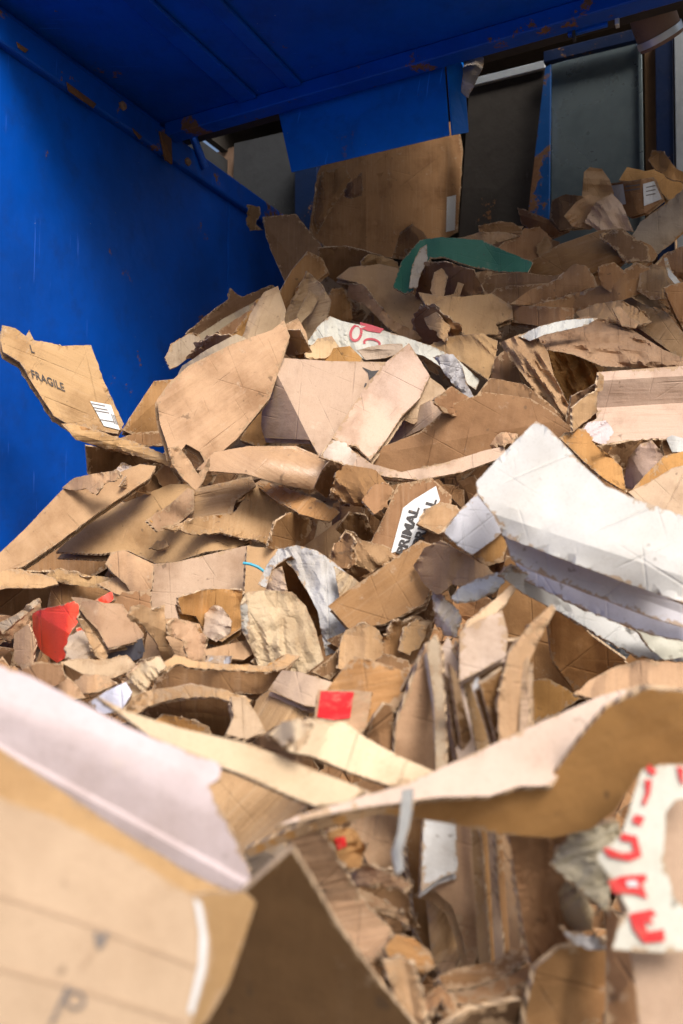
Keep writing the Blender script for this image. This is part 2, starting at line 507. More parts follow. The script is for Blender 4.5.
        if wr:
            ca, sa = math.cos(math.radians(wr[1])), math.sin(math.radians(wr[1]))
            p1, p2 = (x * ca + y * sa) / 5.5, -x * sa + y * ca
            p2 = p2 + 5 * seg_noise(x, y, a3 + 31, 28.0)
            wv = (1 - 2.4 * np.abs(seg_noise(p1, p2, a3 + 41, wr[2]))) + .55 * (1 - 2.4 * np.abs(seg_noise(p1 * 1.7, p2, a3 + 43, wr[2] * .5)))
            dd = dd - wr[0] * min(1.3, d0 / 2.6) * wv
        for (ax, ay, bx, by, hw, amp) in bulge:
            ln = math.hypot(bx - ax, by - ay)
            t = (-(by - ay) * (x - ax) + (bx - ax) * (y - ay)) / ln / hw
            dd = dd - amp * np.sqrt(np.clip(1 - t * t, 0, 1))
        return dd
    if depth_fn is not None: depth = depth_fn
    # keep it in front of the sheets already lying there
    ix0, ix1 = int((x0 + Z0) / ZR), int((x1 + Z0) / ZR) + 1
    iy0, iy1 = int((y0 + Z0) / ZR), int((y1 + Z0) / ZR) + 1
    ix0, iy0 = max(ix0, 0), max(iy0, 0); ix1, iy1 = min(ix1, ZW - 1), min(iy1, ZH - 1)
    k = 1.0
    if ix1 > ix0 and iy1 > iy0:
        zx, zy = np.meshgrid(np.arange(ix0, ix1) * ZR - Z0 + .5, np.arange(iy0, iy1) * ZR - Z0 + .5)
        msk = inside(zx, zy, polyt)
        if msk.any():
            dz = depth(zx, zy)
            zb = ZB[iy0:iy1, ix0:ix1]
            ov = msk & (zb < 50)
            if ov.any() and depth_fn is None:
                r = (zb[ov] - th - .035) / dz[ov]
                k = max(1 - push, min(1.0, float(np.percentile(r, 6))))
            zb[msk] = np.minimum(zb[msk], dz[msk] * k)
    dv = depth(V[:, 0], V[:, 1]) * k
    # ripple along the torn rim
    ed = np.sqrt(((V[:, None, 0] - out[None, :, 0]) ** 2 + (V[:, None, 1] - out[None, :, 1]) ** 2).min(1))
    pxm = d0 * k / F
    if tear < .9: ripple *= .25
    dv = dv + ripple * min(tear, 2.5) * .004 * min(1.3, d0 / 2.5) * np.clip(.6 + 1.4 * seg_noise(V[:, 0], V[:, 1], a3 + 3, 30.0), 0, 2) * np.exp(-ed / 5.0) * (seg_noise(V[:, 0], V[:, 1], a3 + 17, 9.0) * 1.5 + seg_noise(V[:, 0], V[:, 1], a3 + 23, 4.0))
    dv = np.minimum(dv, wall_depth(V[:, 0], V[:, 1]) - .03)
    A = pt(V[:, 0], V[:, 1], dv)
    nf = np.cross(A[T[:, 1]] - A[T[:, 0]], A[T[:, 2]] - A[T[:, 0]])
    camp = np.array([0, 0, CAMZ])
    # orient every triangle to the camera side
    flip = np.einsum('ij,ij->i', nf, camp - A[T].mean(1)) < 0
    T[flip] = T[flip][:, ::-1]
    nf[flip] *= -1
    vn = np.zeros_like(A)
    for j in range(3): np.add.at(vn, T[:, j], nf)
    vn /= np.linalg.norm(vn, axis=1)[:, None] + 1e-12
    B = A - vn * th
    nV = len(A)
    ecount = {}
    for t in T:
        for j in range(3):
            e = (int(t[j]), int(t[(j + 1) % 3]))
            ecount[e] = 1
    border = [e for e in ecount if (e[1], e[0]) not in ecount]
    faces = T.tolist() + (T[:, ::-1] + nV).tolist() + [[a, a + nV, b + nV, b] for a, b in border]
    mats = [mat or M_FACE, back or M_BACK, M_EDGE]
    mi = [0] * len(T) + [1] * len(T) + [2] * len(border)
    org = A.mean(0)
    me = bpy.data.meshes.new(name)
    me.from_pydata((np.vstack([A, B]) - org).tolist(), [], faces)
    for m in mats: me.materials.append(m)
    me.polygons.foreach_set('material_index', mi)
    w = math.radians(grain)
    ux = ((V[:, 0] - cx) * math.cos(w) + (V[:, 1] - cy) * math.sin(w)) * pxm
    uy = (-(V[:, 0] - cx) * math.sin(w) + (V[:, 1] - cy) * math.cos(w)) * pxm
    UV = np.stack([np.concatenate([ux, ux + .004]), np.concatenate([uy, uy + .004])], -1)
    ly = me.uv_layers.new(name='UVMap')
    li = np.empty(len(me.loops), int); me.loops.foreach_get('vertex_index', li)
    ly.data.foreach_set('uv', UV[li].ravel())
    at = me.attributes.new('edge', 'FLOAT', 'POINT')
    at.data.foreach_set('value', np.concatenate([ed, ed]) * pxm)
    me.shade_smooth()
    me.set_sharp_from_angle(angle=math.radians(13))
    o = bpy.data.objects.new(name, me)
    COL.objects.link(o)
    col = PAL[c] if isinstance(c, str) else c
    j = [rng.uniform(.84, 1.1)] * 3
    j[2] *= rng.uniform(.85, 1.1)
    o.color = tuple(a * b for a, b in zip(col, j)) + (1,)
    place(o, org, parent)
    if parent is None: tag(o, label, cat, group)
    elif label: o['label'] = label
    SURF[o.name] = lambda x, y, kk=k: depth(x, y) * kk
    if liner and parent is None and depth_fn is None and tear >= 1.2 and area > 700 and th > .004:
        # a second ply, torn a little differently, shows along the rim
        q = []
        for p in P:
            v = p - np.array([cx, cy]); v = v / (np.linalg.norm(v) + 1e-6)
            q.append(p + v * rng.uniform(-3.5, 1.2) * min(1.6, 3.2 / d0))
        S('torn_liner', None, ' '.join('%.1f,%.1f' % tuple(p) for p in q), c=rng.choice(['tan', 'brown', 'pale', 'orange']), tear=tear + .8, th=.003, parent=o,
          d=d0, depth_fn=lambda x, y, kk=k: depth(x, y) * kk + th + .005, grain=grain + 90, mat=M_RIB, nb=0)
    elif liner and parent is None and depth_fn is None and area > 900 and th > .004 and mat not in (M_PAPER, M_BAG, M_GLOSS, M_COAT):
        # a flattened box is two boards deep: the lower one peeps out
        dx, dy = rng.uniform(-3, 3) * 3 / d0, rng.uniform(2.5, 6.5) * min(1.6, 3 / d0)
        ww = rng.uniform(-.02, .02)
        q = [(p[0] + dx - ww * (p[1] - cy), p[1] + dy + ww * (p[0] - cx)) for p in P]
        S('lower_board', None, ' '.join('%.1f,%.1f' % p for p in q), c=col if not isinstance(c, str) else c, tear=tear + .25, th=.005, parent=o,
          d=d0, depth_fn=lambda x, y, kk=k: depth(x - dx, y - dy) * kk + th + .022 * min(1, d0 / 3), grain=grain, mat=mat, nb=0)
    return o
SURF = {}
def on(o, x, y, up=.003):
    """points on the camera side of sheet o"""
    x = np.asarray(x, float); y = np.asarray(y, float)
    return pt(x, y, SURF[o.name](x, y) - up)
def decal(name, o, polys, mat, up=.003, label=None):
    """flat print: polygons in pixels laid on a sheet, cut finely so that they follow it"""
    vs_, fs = [], []
    for poly in polys:
        vv = [Vector(p) for p in poly]; n0 = len(vv)
        P = np.array(poly, float)
        st = max(2.0, math.sqrt(np.prod(P.max(0) - P.min(0) + .1)) / 7)
        dense = []
        for i in range(n0):
            a, b = P[i], P[(i + 1) % n0]
            m = max(1, int(np.linalg.norm(b - a) / st))
            dense += [a + (b - a) * k / m for k in range(m)]
        gx, gy = np.meshgrid(np.arange(P[:, 0].min(), P[:, 0].max(), st), np.arange(P[:, 1].min(), P[:, 1].max(), st))
        gx, gy = gx.ravel(), gy.ravel()
        dl = [tuple(p) for p in dense]
        ok = inside(gx, gy, dl)
        allv = [Vector(p) for p in dl] + [Vector(p) for p in zip(gx[ok], gy[ok])]
        m = len(dl)
        vo, _, fo, _, _, _ = delaunay_2d_cdt(allv, [(i, (i + 1) % m) for i in range(m)], [], 0, 1e-4)
        q = np.array([(v.x, v.y) for v in vo])
        for f in fo:
            c = q[list(f)].mean(0)
            if inside(c[0:1], c[1:2], dl)[0]: fs.append([i + len(vs_) for i in reversed(f)])
        vs_ += [tuple(p) for p in q]
    q = np.array(vs_)
    o2 = link_mesh(name, on(o, q[:, 0], q[:, 1], up), fs, mat, o)
    if label: o2['label'] = label
    return o2
def text(name, o, body, org, ex, ey, mat, up=.004, bold=.012):
    """lettering: org = pixel of the baseline start, ex / ey = pixels for one em along and up"""
    cu = bpy.data.curves.new('lettering', 'FONT')
    cu.body = body; cu.resolution_u = 3; cu.offset = bold
    t = bpy.data.objects.new('lettering', cu); COL.objects.link(t)
    dg = bpy.context.evaluated_depsgraph_get()
    me = bpy.data.meshes.new_from_object(t.evaluated_get(dg))
    co = np.array([v.co[:2] for v in me.vertices]); fs = [list(p.vertices) for p in me.polygons]
    bpy.data.objects.remove(t); bpy.data.curves.remove(cu); bpy.data.meshes.remove(me)
    x = org[0] + co[:, 0] * ex[0] + co[:, 1] * ey[0]
    y = org[1] + co[:, 0] * ex[1] + co[:, 1] * ey[1]
    return link_mesh(name, on(o, x, y, up), fs, mat, o)

# ------------------------------------------------------------------ the setting
gm = link_mesh('ground', [(-150, -150, 0), (150, -150, 0), (150, 150, 0), (-150, 150, 0)], [(0, 1, 2, 3)], CONC, origin=(0, 0, 0))
tag(gm, 'grey concrete yard under the hopper', 'ground', kind='structure')

pe = hit_b(170, 131)
LZ = float(pe[2]); LA = float((pe - O) @ E1)         # underside and far edge of the lid
WZ = LZ - .03
# left wall of the hopper
wl = thing('hopper_wall', hp(-1, 0, 0), 'tall dark blue steel side wall left of the cardboard heap', 'wall')
hbox('wall_panel', -6.0, .25, -.02, 0, .03, WZ - .14, BLUE, wl)
hbox('top_rail', -6.0, .25, -.09, .035, WZ - .14, WZ, BLUE3, wl, .012)
hbox('seam_strip', -.52, -.505, 0, .004, .05, WZ - .142, BLUE2, wl, 0)
hbox('wall_post', -3.2, -3.1, -.12, -.022, .03, WZ - .15, BLUE, wl)
def bolt(p, n, r, parent, mat=RUSTY):
    p = Vector(p); n = Vector(n)
    return tube_mesh('bolt', [p, p + n * r * .5, p + n * r * .9], [r, r, r * .55], mat, parent, seg=6, smooth=False)
for x, y in ((122, 106), (187, 162)):
    p = hit_b(x, y, .036)
    bolt((p[0], p[1], min(p[2], WZ - .03)), E2, .022, wl)
p = hit_b(165, 148, .036)
slab('rust_bracket', [hit_b(158, 131, .037), hit_b(170, 137, .037), hit_b(171, 165, .037), hit_b(164, 160, .037)], -.012, RUSTDARK, wl)
for k, (x0, y0, x1, y1, w) in enumerate(((66, 82, 96, 104, 9), (16, 42, 28, 50, 6), (132, 128, 142, 137, 5))):
    slab('rust_scrape', [hit_b(x0, y0, .0365), hit_b(x1, y1, .0365), hit_b(x1 - 3, y1 + w * .5, .0365), hit_b(x0 + 2, y0 + w, .0365)], -.003, RUSTDARK, wl, 0)
# thin strut standing on the rail
q0 = hp(LA + .06, .03, WZ + .05)
tube_mesh('strut', [hit_b(186, 118, .05), hit_b(205, 168, .05)], .022, BLUE, wl, seg=8)

# lid over the heap
ld = thing('hopper_lid', hp(LA - .6, 1.5, LZ), 'blue steel lid with welded ribs overhanging the heap', 'lid')
hbox('lid_plate', LA - 1.25, LA + .11, -.25, 4.2, LZ, LZ + .012, BLUE, ld, 0)
hbox('edge_beam', LA - .085, LA, .03, 4.2, LZ - .075, LZ - .002, BLUE3, ld, .006)
hbox('beam_lip', LA - .014, LA + .006, .02, 4.22, LZ - .05, LZ + .07, BLUE, ld, .003)
def rib(x0, y0, w):
    p = hit_z(x0, y0, LZ); b = float((p - O) @ E2)
    return hbox('rib', LA - 1.23, LA - .09, b, b + w, LZ - .022, LZ - .002, BLUE, ld, .006)
rib(130, 2, .10); rib(205, 0, .07)
b_ = float((hit_z(40, 40, LZ) - O) @ E2)
hbox('rib', LA - 1.23, LA - .09, b_ - .02, b_ + .03, LZ - .02, LZ - .002, BLUE, ld, .005)
p = hit_a(585, 22, LA + .01); pb = float((p - O) @ E2)
hbox('hinge_tab', LA + .002, LA + .02, pb - .07, pb + .09, LZ - .085, LZ - .03, BLUE2, ld, .004)
hbox('hinge_pin', LA - .01, LA + .02, pb + .12, pb + .135, LZ - .10, LZ - .05, ZINC, ld, .002)
hbox('hinge_pin', LA - .01, LA + .02, pb - .05, pb - .038, LZ - .11, LZ - .06, DARK, ld, .002)
# hanging plate below the lid edge
fl = thing('hanging_plate', hit_a(375, 70, LA + .06), 'blue bent plate, coloured lighter as if lit, hanging from the far edge of the lid', 'plate')
slab('plate', [hit_a(276, 100, LA + .05), hit_a(292, 173, LA + .02), hit_a(450, 136, LA + .02), hit_a(444, 52, LA + .05)], .008, PLATE, fl)
slab('side_flange', [hit_a(445, 52, LA + .05), hit_a(451, 136, LA + .02), hit_a(468, 133, LA + .12), hit_a(462, 50, LA + .14)], .008, PLATE, fl)

# added enclosure round the back of the hopper, keeps the space there dark
A0_ = .55
hs = thing('dark_enclosure', hp(1.6, 2, 0), 'added dark enclosure that keeps the back of the hopper dim', 'housing')
hbox('roof_plate', A0_ + .3, 3.4, -1.2, 4.6, LZ + 1.5, LZ + 1.53, NEARBLACK, hs, 0)  # left open above the panels so skylight falls on them
hbox('shading_beam', LA + .10, LA + .22, -1.2, 4.6, LZ + .03, LZ + 2.6, NEARBLACK, hs, .01)  # extended upward out of view to keep the sun off the panels
hbox('back_wall', 3.3, 3.36, -1.2, 4.6, .03, LZ + 1.48, NEARBLACK, hs, 0)
z1, z2 = float(hit_b(222, 156, -1.14)[2]), float(hit_b(222, 147, -1.14)[2])
hbox('left_return', LA + .2, 3.28, -1.2, -1.14, .03, z1, DARK, hs, 0)
hbox('left_return', LA + .2, 3.28, -1.2, -1.14, z2, LZ + 1.48, NEARBLACK, hs, 0)
# what stands at the back, left to right
A0 = .55
def back_panel(name, label, cat, px, a, th, mat, extra=()):
    t = thing(name, hit_a(px[0][0], 300, a), label, cat)
    slab('sheet', [hit_a(x, y, a) for x, y in px], th, mat, t)
    return t
t = back_panel('brown_board_panel', 'dull brown upright panel behind the wall corner, left of the hanging plate', 'panel',
               [(236, 145), (232, 290), (302, 290), (302, 130)], A0 + .5, .03, DARK)
t['label'] = 'dull grey-brown upright panel behind the wall corner, left of the hanging plate'
t = back_panel('dark_partition', 'small dark partition below the pale slit behind the wall corner', 'panel',
               [(205, 158), (200, 260), (235, 260), (236, 148)], A0 + .6, .03, RUSTY)
t = back_panel('blue_column', 'narrow dark blue column just left of the tall brown carton panel', 'column',
               [(300, 140), (300, 290), (322, 290), (322, 135)], A0 + .35, .08, NAVY)
t = back_panel('black_panel', 'black upright sheet with pale top rail right of the tall brown carton', 'panel',
               [(470, 88), (455, 300), (535, 300), (548, 70)], A0 + .10, .02, NEARBLACK)
slab('top_rail', [hit_a(474, 80, A0 + .07), hit_a(472, 88, A0 + .07), hit_a(546, 70, A0 + .07), hit_a(546, 62, A0 + .07)], .025, ZINC, t)
t = back_panel('blue_strut', 'scraped blue wedge-shaped strut between the black and grey sheets', 'strut',
               [(546, 70), (526, 240), (550, 240), (552, 66)], A0 + .0, .03, SCRAPED)
t = back_panel('grey_sheet', 'smooth blue-grey metal sheet standing behind the heap at upper right', 'panel',
               [(552, 66), (551, 290), (644, 290), (640, 40)], A0 + .06, .015, GALV)
slab('edge_trim', [hit_a(638, 38, A0 + .03), hit_a(642, 290, A0 + .03), hit_a(646, 290, A0 + .03), hit_a(642, 37, A0 + .03)], .015, GALV, t)
t = back_panel('header_beam', 'thin dark blue header bar above the grey metal sheet', 'bar',
               [(545, 55), (545, 66), (645, 42), (645, 30)], A0 + .0, .04, NAVY)
bolt(hit_a(606, 46, A0 - .01), -E1, .014, t, ZINC)
t = back_panel('ochre_post', 'narrow ochre-brown post beside the grey metal sheet', 'post',
               [(645, 40), (648, 290), (659, 290), (656, 40)], A0 + .1, .05, TANPOST)
t = back_panel('dark_post', 'dark blue-black post below the rusty pipe', 'post',
               [(656, 40), (659, 290), (676, 290), (673, 40)], A0 + .05, .06, NAVY)
slab('sky_gap_strip', [hit_a(674, 25, A0 - .02), hit_a(678, 290, A0 - .02), hit_a(696, 290, A0 - .02), hit_a(696, 25, A0 - .02)], .012, ZINC, t)  # pale strip stands in for the bright gap to the sky
# rusty pipe
pp = thing('rusty_pipe', hit_a(655, 30, .1), 'fat rusty brown pipe end hanging at the top right corner', 'pipe')
P0, P1, P2 = hit_a(632, -60, LA + .24), hit_a(654, 20, LA + .34), hit_a(662, 42, LA + .40)
tube_mesh('pipe', [P0, P1, P2], .094, RUSTY, pp, seg=28)
tube_mesh('collar', [P1 + (P2 - P1) * .55, P1 + (P2 - P1) * .85], .099, ZINC, pp, seg=28)

# ------------------------------------------------------------------ the heap, from the back to the front
cs, cf, cp, ct = 'cardboard_sheet', 'cardboard_flap', 'cardboard_scrap', 'cardboard_board'

# top of the heap, under the lid; its browns partly hold the shade there
tc_ = S('upright_carton', 'tall brown creased carton standing upright under the hanging blue plate',
  '318,172 330,150 362,142 458,120 463,150 458,232 447,238 380,262 330,252 309,232', s=(.1, -.1), c='brown',
  folds=[(366, 260, 366, 140, .9), (395, 260, 397, 140, .25), (415, 260, 416, 140, -.3), (432, 260, 433, 140, .3), (312, 216, 362, 160, .4)], tear=1.2, d=4.75, grain=0)
decal('tape_strip', tc_, [[(447, 197), (456, 195), (455, 230), (446, 232)]], INKWHITE, .006)
S(cp, 'folded dark scrap wedged against the left edge of the tall brown carton', '314,218 322,172 345,166 352,180 330,210 318,232', s=(.4, -.2), c='brown', d=4.6, folds=[(316, 222, 350, 172, .6)])
S('torn_liner', 'ragged torn patch of liner on the left half of the tall brown carton', '343,196 352,182 362,172 362,196 350,198', s=(.2, 0), c='brown', mat=M_RIB, tear=2.5, d=4.45)
S(cp, 'small brown scrap sticking up at the end of the blue wall', '247,205 259,206 261,214 256,224 263,230 250,231 247,224', s=(.2, -.3), c='umber', d=4.75, tear=1.5)
S('carton_block', 'dark brown crushed carton beside the end of the blue wall', '263,217 296,214 323,248 327,262 312,285 290,292 276,262 266,236', s=(.3, -.9), c='umber',
  folds=[(263, 222, 312, 284, .9)], d=4.45, tear=1.2)
S(cs, 'dark flattened sheet lying below the tall brown carton', '318,248 345,246 392,258 400,285 350,292 322,272', s=(0, .8), c='umber', tear=1.5)
S(cp, 'fan-shaped brown scrap at the foot of the tall carton', '392,258 400,232 412,224 424,232 432,248 424,262', s=(-.1, -.5), c='brown', tear=1.4, folds=[(402, 258, 412, 226, .5)])
S(cp, 'small crumpled tan scrap under the tall carton, left of the green strip', '361,262 368,254 382,256 397,262 402,272 390,280 372,278 362,272', s=(0, -.6), c='tan', mat=M_PAPER, nb=12, bend=.35, tear=1.6)
S(cp, 'brown torn scrap just below the tall carton behind the green strip', '404,250 424,244 434,252 428,262 408,262', s=(0, -.8), c='brown', tear=2)
# debris right of the green strip
S(cs, 'flat dark sheet at the foot of the black panel', '456,238 490,230 528,232 560,242 552,262 500,262 460,254', s=(0, -1.3), c='brown', tear=1.6, nb=5)
S(cp, 'stack of thin brown edges in front of the black panel', '478,226 500,221 524,226 522,234 498,232 480,234', s=(0, -.6), c='brown', mat=M_RIB, grain=90, tear=1.6)
S(cp, 'long brown shred lying right of the tall carton', '458,240 480,232 506,232 520,236 500,242 476,250 460,248', s=(0, -.7), c='tan', tear=1.5, folds=[(458, 242, 520, 236, .5)])
S(cp, 'upturned brown scrap with pale torn corner below the blue strut', '518,208 530,212 548,219 566,224 570,232 552,240 534,232 522,224', s=(0, -.7), c='brown', tear=1.2, folds=[(518, 214, 570, 232, .7)])
S(cp, 'crushed brown scrap above the right end of the green strip', '488,254 502,244 520,230 540,226 552,240 548,254 530,262 506,260', s=(.2, -.5), c='brown', nb=10, bend=.4, tear=1.8)
S(cp, 'little pale torn shred above the right end of the green strip', '536,246 546,236 553,246 548,256 540,258', s=(0, -.4), c='tan', tear=2)
S(cp, 'dark scrap behind the crumpled paper bag at upper right', '552,200 566,194 584,196 590,226 560,230 550,218', s=(.2, -.3), c='umber', d=4.5)
S('small_carton', 'yellowish open carton at the very top right of the heap', '619,180 627,167 646,171 660,168 683,182 686,196 668,200 655,186 636,182', s=(0, -.9), c='orange', folds=[(619, 182, 683, 192, -.5), (655, 170, 662, 200, .5)], d=4.5, tear=1)
S(cp, 'rust-brown flap sticking up highest at the top right corner', '648,160 652,150 664,151 670,160 676,168 690,174 690,186 668,178 652,166', s=(-.2, -.3), c='orange', d=4.35, tear=1.8, nb=7, bend=.3)
bx = S('labelled_carton', 'small brown carton with two white labels at upper right', '606,184 628,181 654,177 663,199 647,212 630,217 616,208', s=(0, -.15), c='brown', folds=[(641, 178, 645, 216, .8)], d=4.3, tear=.6)
decal('white_label', bx, [[(609, 186), (623, 184), (626, 204), (615, 206)]], INKWHITE, .005)
decal('white_label', bx, [[(643, 184), (654, 181), (662, 199), (644, 206)]], INKWHITE, .005)
decal('printed_lines', bx, [[(625, 186 + k), (640, 184 + k), (640, 185.2 + k), (625, 187.2 + k)] for k in (0, 4)] + [[(646, 187 + k), (655, 185 + k), (656, 186 + k), (646, 188 + k)] for k in (0, 4, 8)], INKGREY, .007)
S('paper_bag', 'peaked crown of a crumpled brown paper bag at upper right', '582,196 584,172 590,167 602,169 610,180 614,194 602,204 588,202', s=(.1, -.4), c='tan', mat=M_PAPER, nb=9, bend=.35, cat='paper', d=4.3, th=.002)
S('paper_bag', 'crumpled brown paper bag shoulder left of the pinkish paper at upper right', '564,216 576,202 590,194 606,200 600,222 590,230 572,226', s=(.3, -.4), c='tan', mat=M_PAPER, nb=9, bend=.35, cat='paper', d=4.22, th=.002)
S('paper_sheet', 'pinkish crumpled paper triangle below the peaked bag at upper right', '584,222 596,202 612,193 622,204 634,232 620,230 606,238 594,228', s=(.2, -.8), c='pink', mat=M_PAPER, nb=7, bend=.3, cat='paper', d=4.12, th=.002)
S('paper_tube', 'wide greyish kraft tube slanting to the right edge near the top', '632,236 640,222 660,208 690,184 692,226 668,246 656,256 644,250', s=(.1, -.7), c='grey', mat=M_SMOOTH, bulge=[(640, 244, 690, 200, 24, .10)], nb=2, tear=1.6, d=4.1, cat='paper')
S(cp, 'brown torn mouth of the greyish kraft tube near the right edge', '632,246 640,240 652,246 658,256 650,268 638,266 630,256', s=(.3, -.1), c='brown', nb=8, bend=.4, tear=2, d=4.05)
S(ct, 'long flat brown board sloping up behind the green strip to the right', '522,284 530,262 560,244 600,230 622,228 640,242 620,262 570,284', s=(-.1, -.5), c='brown', tear=.8, folds=[(525, 262, 622, 230, .25)], grain=70)
S(cp, 'ragged dark tear along the end of the long brown board', '600,234 622,230 648,246 650,262 626,262 612,246', s=(.2, -.6), c='umber', tear=2.5, nb=8, bend=.35)
S(cs, 'wavy brown layered sheet right of the green strip', '478,290 488,276 520,272 552,276 590,268 590,292 540,300 492,300', s=(0, -.6), c='umber', tear=1.2, folds=[(480, 284, 590, 280, .6), (480, 290, 590, 288, -.6)])
S(cs, 'second wavy brown sheet below the first, right of the green strip', '482,302 496,288 530,284 570,282 560,298 520,306', s=(0, -.7), c='brown', tear=1.5, folds=[(484, 296, 568, 288, -.5)])
S(cp, 'rolled brown board end with pale torn rim right of center top', '510,304 530,290 556,280 574,264 586,266 594,276 598,288 566,298 536,306', s=(-.1, -.6), c='brown', bulge=[(515, 300, 592, 274, 16, .05)], tear=1.4)
S(cs, 'wide brown fold under the rolled board end at right', '530,306 560,298 600,286 636,262 650,268 652,290 612,304 570,314 534,312', s=(0, -.7), c='brown', tear=1.2, folds=[(530, 304, 650, 276, .5)])
S(cs, 'narrow flat brown sheet edge above the white-topped paper bag', '508,306 536,306 574,308 574,318 540,326 512,322', s=(0, -.5), c='brown', tear=.7)
S(cp, 'cut brown sheet standing behind the tan flat board at right', '598,266 614,262 632,278 638,296 616,296 602,286', s=(.2, -.2), c='brown', tear=1.3)
S(cp, 'curled brown ribbon of board near the right edge below the kraft tube', '637,290 640,272 654,264 668,268 680,282 694,292 694,306 672,298 650,300', s=(0, -.4), c='tan', mat=M_RIB, bulge=[(638, 285, 690, 290, 17, .06)], tear=1.2)
S(cp, 'second curled brown ribbon at the right edge', '652,268 664,254 684,246 696,250 696,286 676,276', s=(0, -.5), c='brown', mat=M_RIB, bulge=[(652, 264, 694, 262, 16, .05)], tear=1.2)
S('paper_strip', 'thin white paper strip curling at the right edge', '664,258 667,257 672,272 682,284 696,290 696,296 680,290 668,276', s=(0, -.3), c='cool', th=.002, cat='paper', lift=.1, mat=M_PAPER)
S(cp, 'crumpled tan wad between the rolled board and the tan flat board', '576,312 596,304 622,300 640,310 652,322 630,326 600,322 582,320', s=(0, -.9), c='tan', mat=M_PAPER, nb=9, bend=.3, tear=1.6)
S(cs, 'steep brown sheet on the right edge above the open right box', '664,288 676,284 696,280 696,336 686,334 674,312', s=(.3, -.4), c='brown', tear=1, folds=[(664, 288, 690, 334, .4)])
S(ct, 'flat tan board pointing up left near the right edge', '606,292 614,287 642,304 666,312 686,336 696,346 696,362 676,356 644,332 624,318', s=(-.25, -.9), c='tan', tear=.7, folds=[(608, 291, 640, 328, .3)], grain=40)
S(cp, 'small torn corner hanging under the flat tan board at right', '612,308 620,306 630,318 640,322 636,328 622,326', s=(0, -.4), c='tan', tear=1)

S('paper_scrap', 'crumpled pale paper caught at the right end of the hanging blue plate', '461,56 472,50 482,52 484,64 476,82 468,98 461,92 463,72', s=(.2, -.3), c='pulp', mat=M_PAPER, nb=9, bend=.4, th=.002, cat='paper', d=3.75, tear=1.4)
# left back cluster against the wall
S(ct, 'long dark board edge leaning on the blue wall, uppermost of the left stack', '186,334 205,316 228,300 230,288 241,297 272,285 279,291 258,302 222,322 196,338', s=(.5, -.6), c='umber', tear=1.2, d=4.05, grain=60)
S(ct, 'greyish board strip second from top of the left stack by the blue wall', '190,340 224,318 258,300 266,304 240,322 206,340', s=(.4, -.6), c='grey', tear=.9, d=3.98)
S(ct, 'brown board strip third from top of the left stack by the blue wall', '200,348 222,328 256,306 262,312 240,332 214,350', s=(.4, -.7), c='brown', tear=1, d=3.92)
S(cp, 'torn left tip of the board stack sticking out over the blue wall', '165,357 172,344 188,334 200,336 206,352 188,358 178,366 170,369', s=(.3, -.5), c='grey', tear=2, nb=8, bend=.35, d=3.86)
S(cp, 'crumpled brown shreds inside the left board stack', '186,358 196,342 214,334 232,336 224,350 204,362', s=(.2, .8), c='brown', tear=2.4, nb=10, bend=.5)
S(cp, 'orange-brown torn curl standing between left stack and pale wedge', '230,338 244,318 256,300 266,294 268,312 256,330 240,342', s=(-.3, -.4), c='orange', tear=2, folds=[(232, 338, 266, 296, .8)])
S(cs, 'rounded greyish tan sheet end below the left board stack', '175,380 182,366 206,350 236,334 246,338 240,352 214,372 184,390', s=(.1, -1.0), c='grey', tear=1, bulge=[(178, 380, 244, 340, 16, .05)])
S(ct, 'reddish brown board rising to the peak above the pale wedges', '272,312 280,292 292,270 308,251 322,258 328,272 316,282 300,300 284,318', s=(.4, -.2), c='brown', tear=1.0, d=3.98)
S(cp, 'curled brown scrap right of the pale corrugated wedge', '326,322 330,292 342,287 350,298 353,318 340,330', s=(.2, -.3), c='brown', bulge=[(328, 310, 352, 306, 16, .05)], tear=1.5)
S('corrugated_wedge', 'pale wedge with ribbed torn right side standing at the heap peak', '282,322 292,300 307,271 320,283 331,300 326,322 308,340 290,344', s=(.1, -.4), c='pale', mat=M_RIB, folds=[(306, 340, 309, 268, -.9)], tear=1.4, grain=75)
S(cp, 'small pale torn sheet on the ribbed wedge at the heap peak', '296,316 310,290 319,298 312,312 300,324', s=(.3, -.6), c='pale', tear=1.3)
S('cardboard_wedge', 'pale upright wedge of board left of the ribbed wedge', '240,346 250,314 264,292 278,286 286,310 284,324 266,338', s=(-.1, -.7), c='pale', tear=1.1, grain=20, folds=[(255, 318, 284, 312, .35)])

# green strip and sheets around it
S(cs, 'sheet coloured dark for the shaded hollow under the green strip', '414,300 424,262 446,262 474,270 484,292 460,298 436,298', s=(0, .8), c='umber', tear=1.2, d=4.12)  # umber colour stands in for the dark of the cavity
S(cp, 'curled green and tan scrap hanging below the green strip', '430,290 434,272 442,268 448,276 444,296 454,294 458,282 464,284 458,300 436,302', s=(0, -.2), c='tan', tear=1.2, nb=6, bend=.4, d=4.05)
S(cs, 'large curved tan sheet with dark hollow left of the green strip', '336,278 350,267 380,264 398,268 402,288 420,298 426,314 416,330 404,330 388,316 372,296 356,282', s=(-.2, -1.0), c='tan', mat=M_SMOOTH, bulge=[(340, 272, 425, 322, 30, .08)], tear=.8)
S(cs, 'tan rim hanging under the large curved sheet left of the green strip', '350,284 362,284 378,304 396,322 416,332 424,338 408,342 386,326 366,306 346,296', s=(.2, .2), c='tan', tear=1.2, d=3.95)
gs = S('green_board', 'green painted board strip bent over at the top of the heap', '393,287 401,262 420,240 441,237 482,240 508,252 533,262 528,272 500,272 470,266 444,257 430,258 420,274 413,291 405,294',
  s=(.1, -.9), c='green', mat=M_COAT, folds=[(418, 262, 428, 236, -.8)], tear=.9, lift=.12)
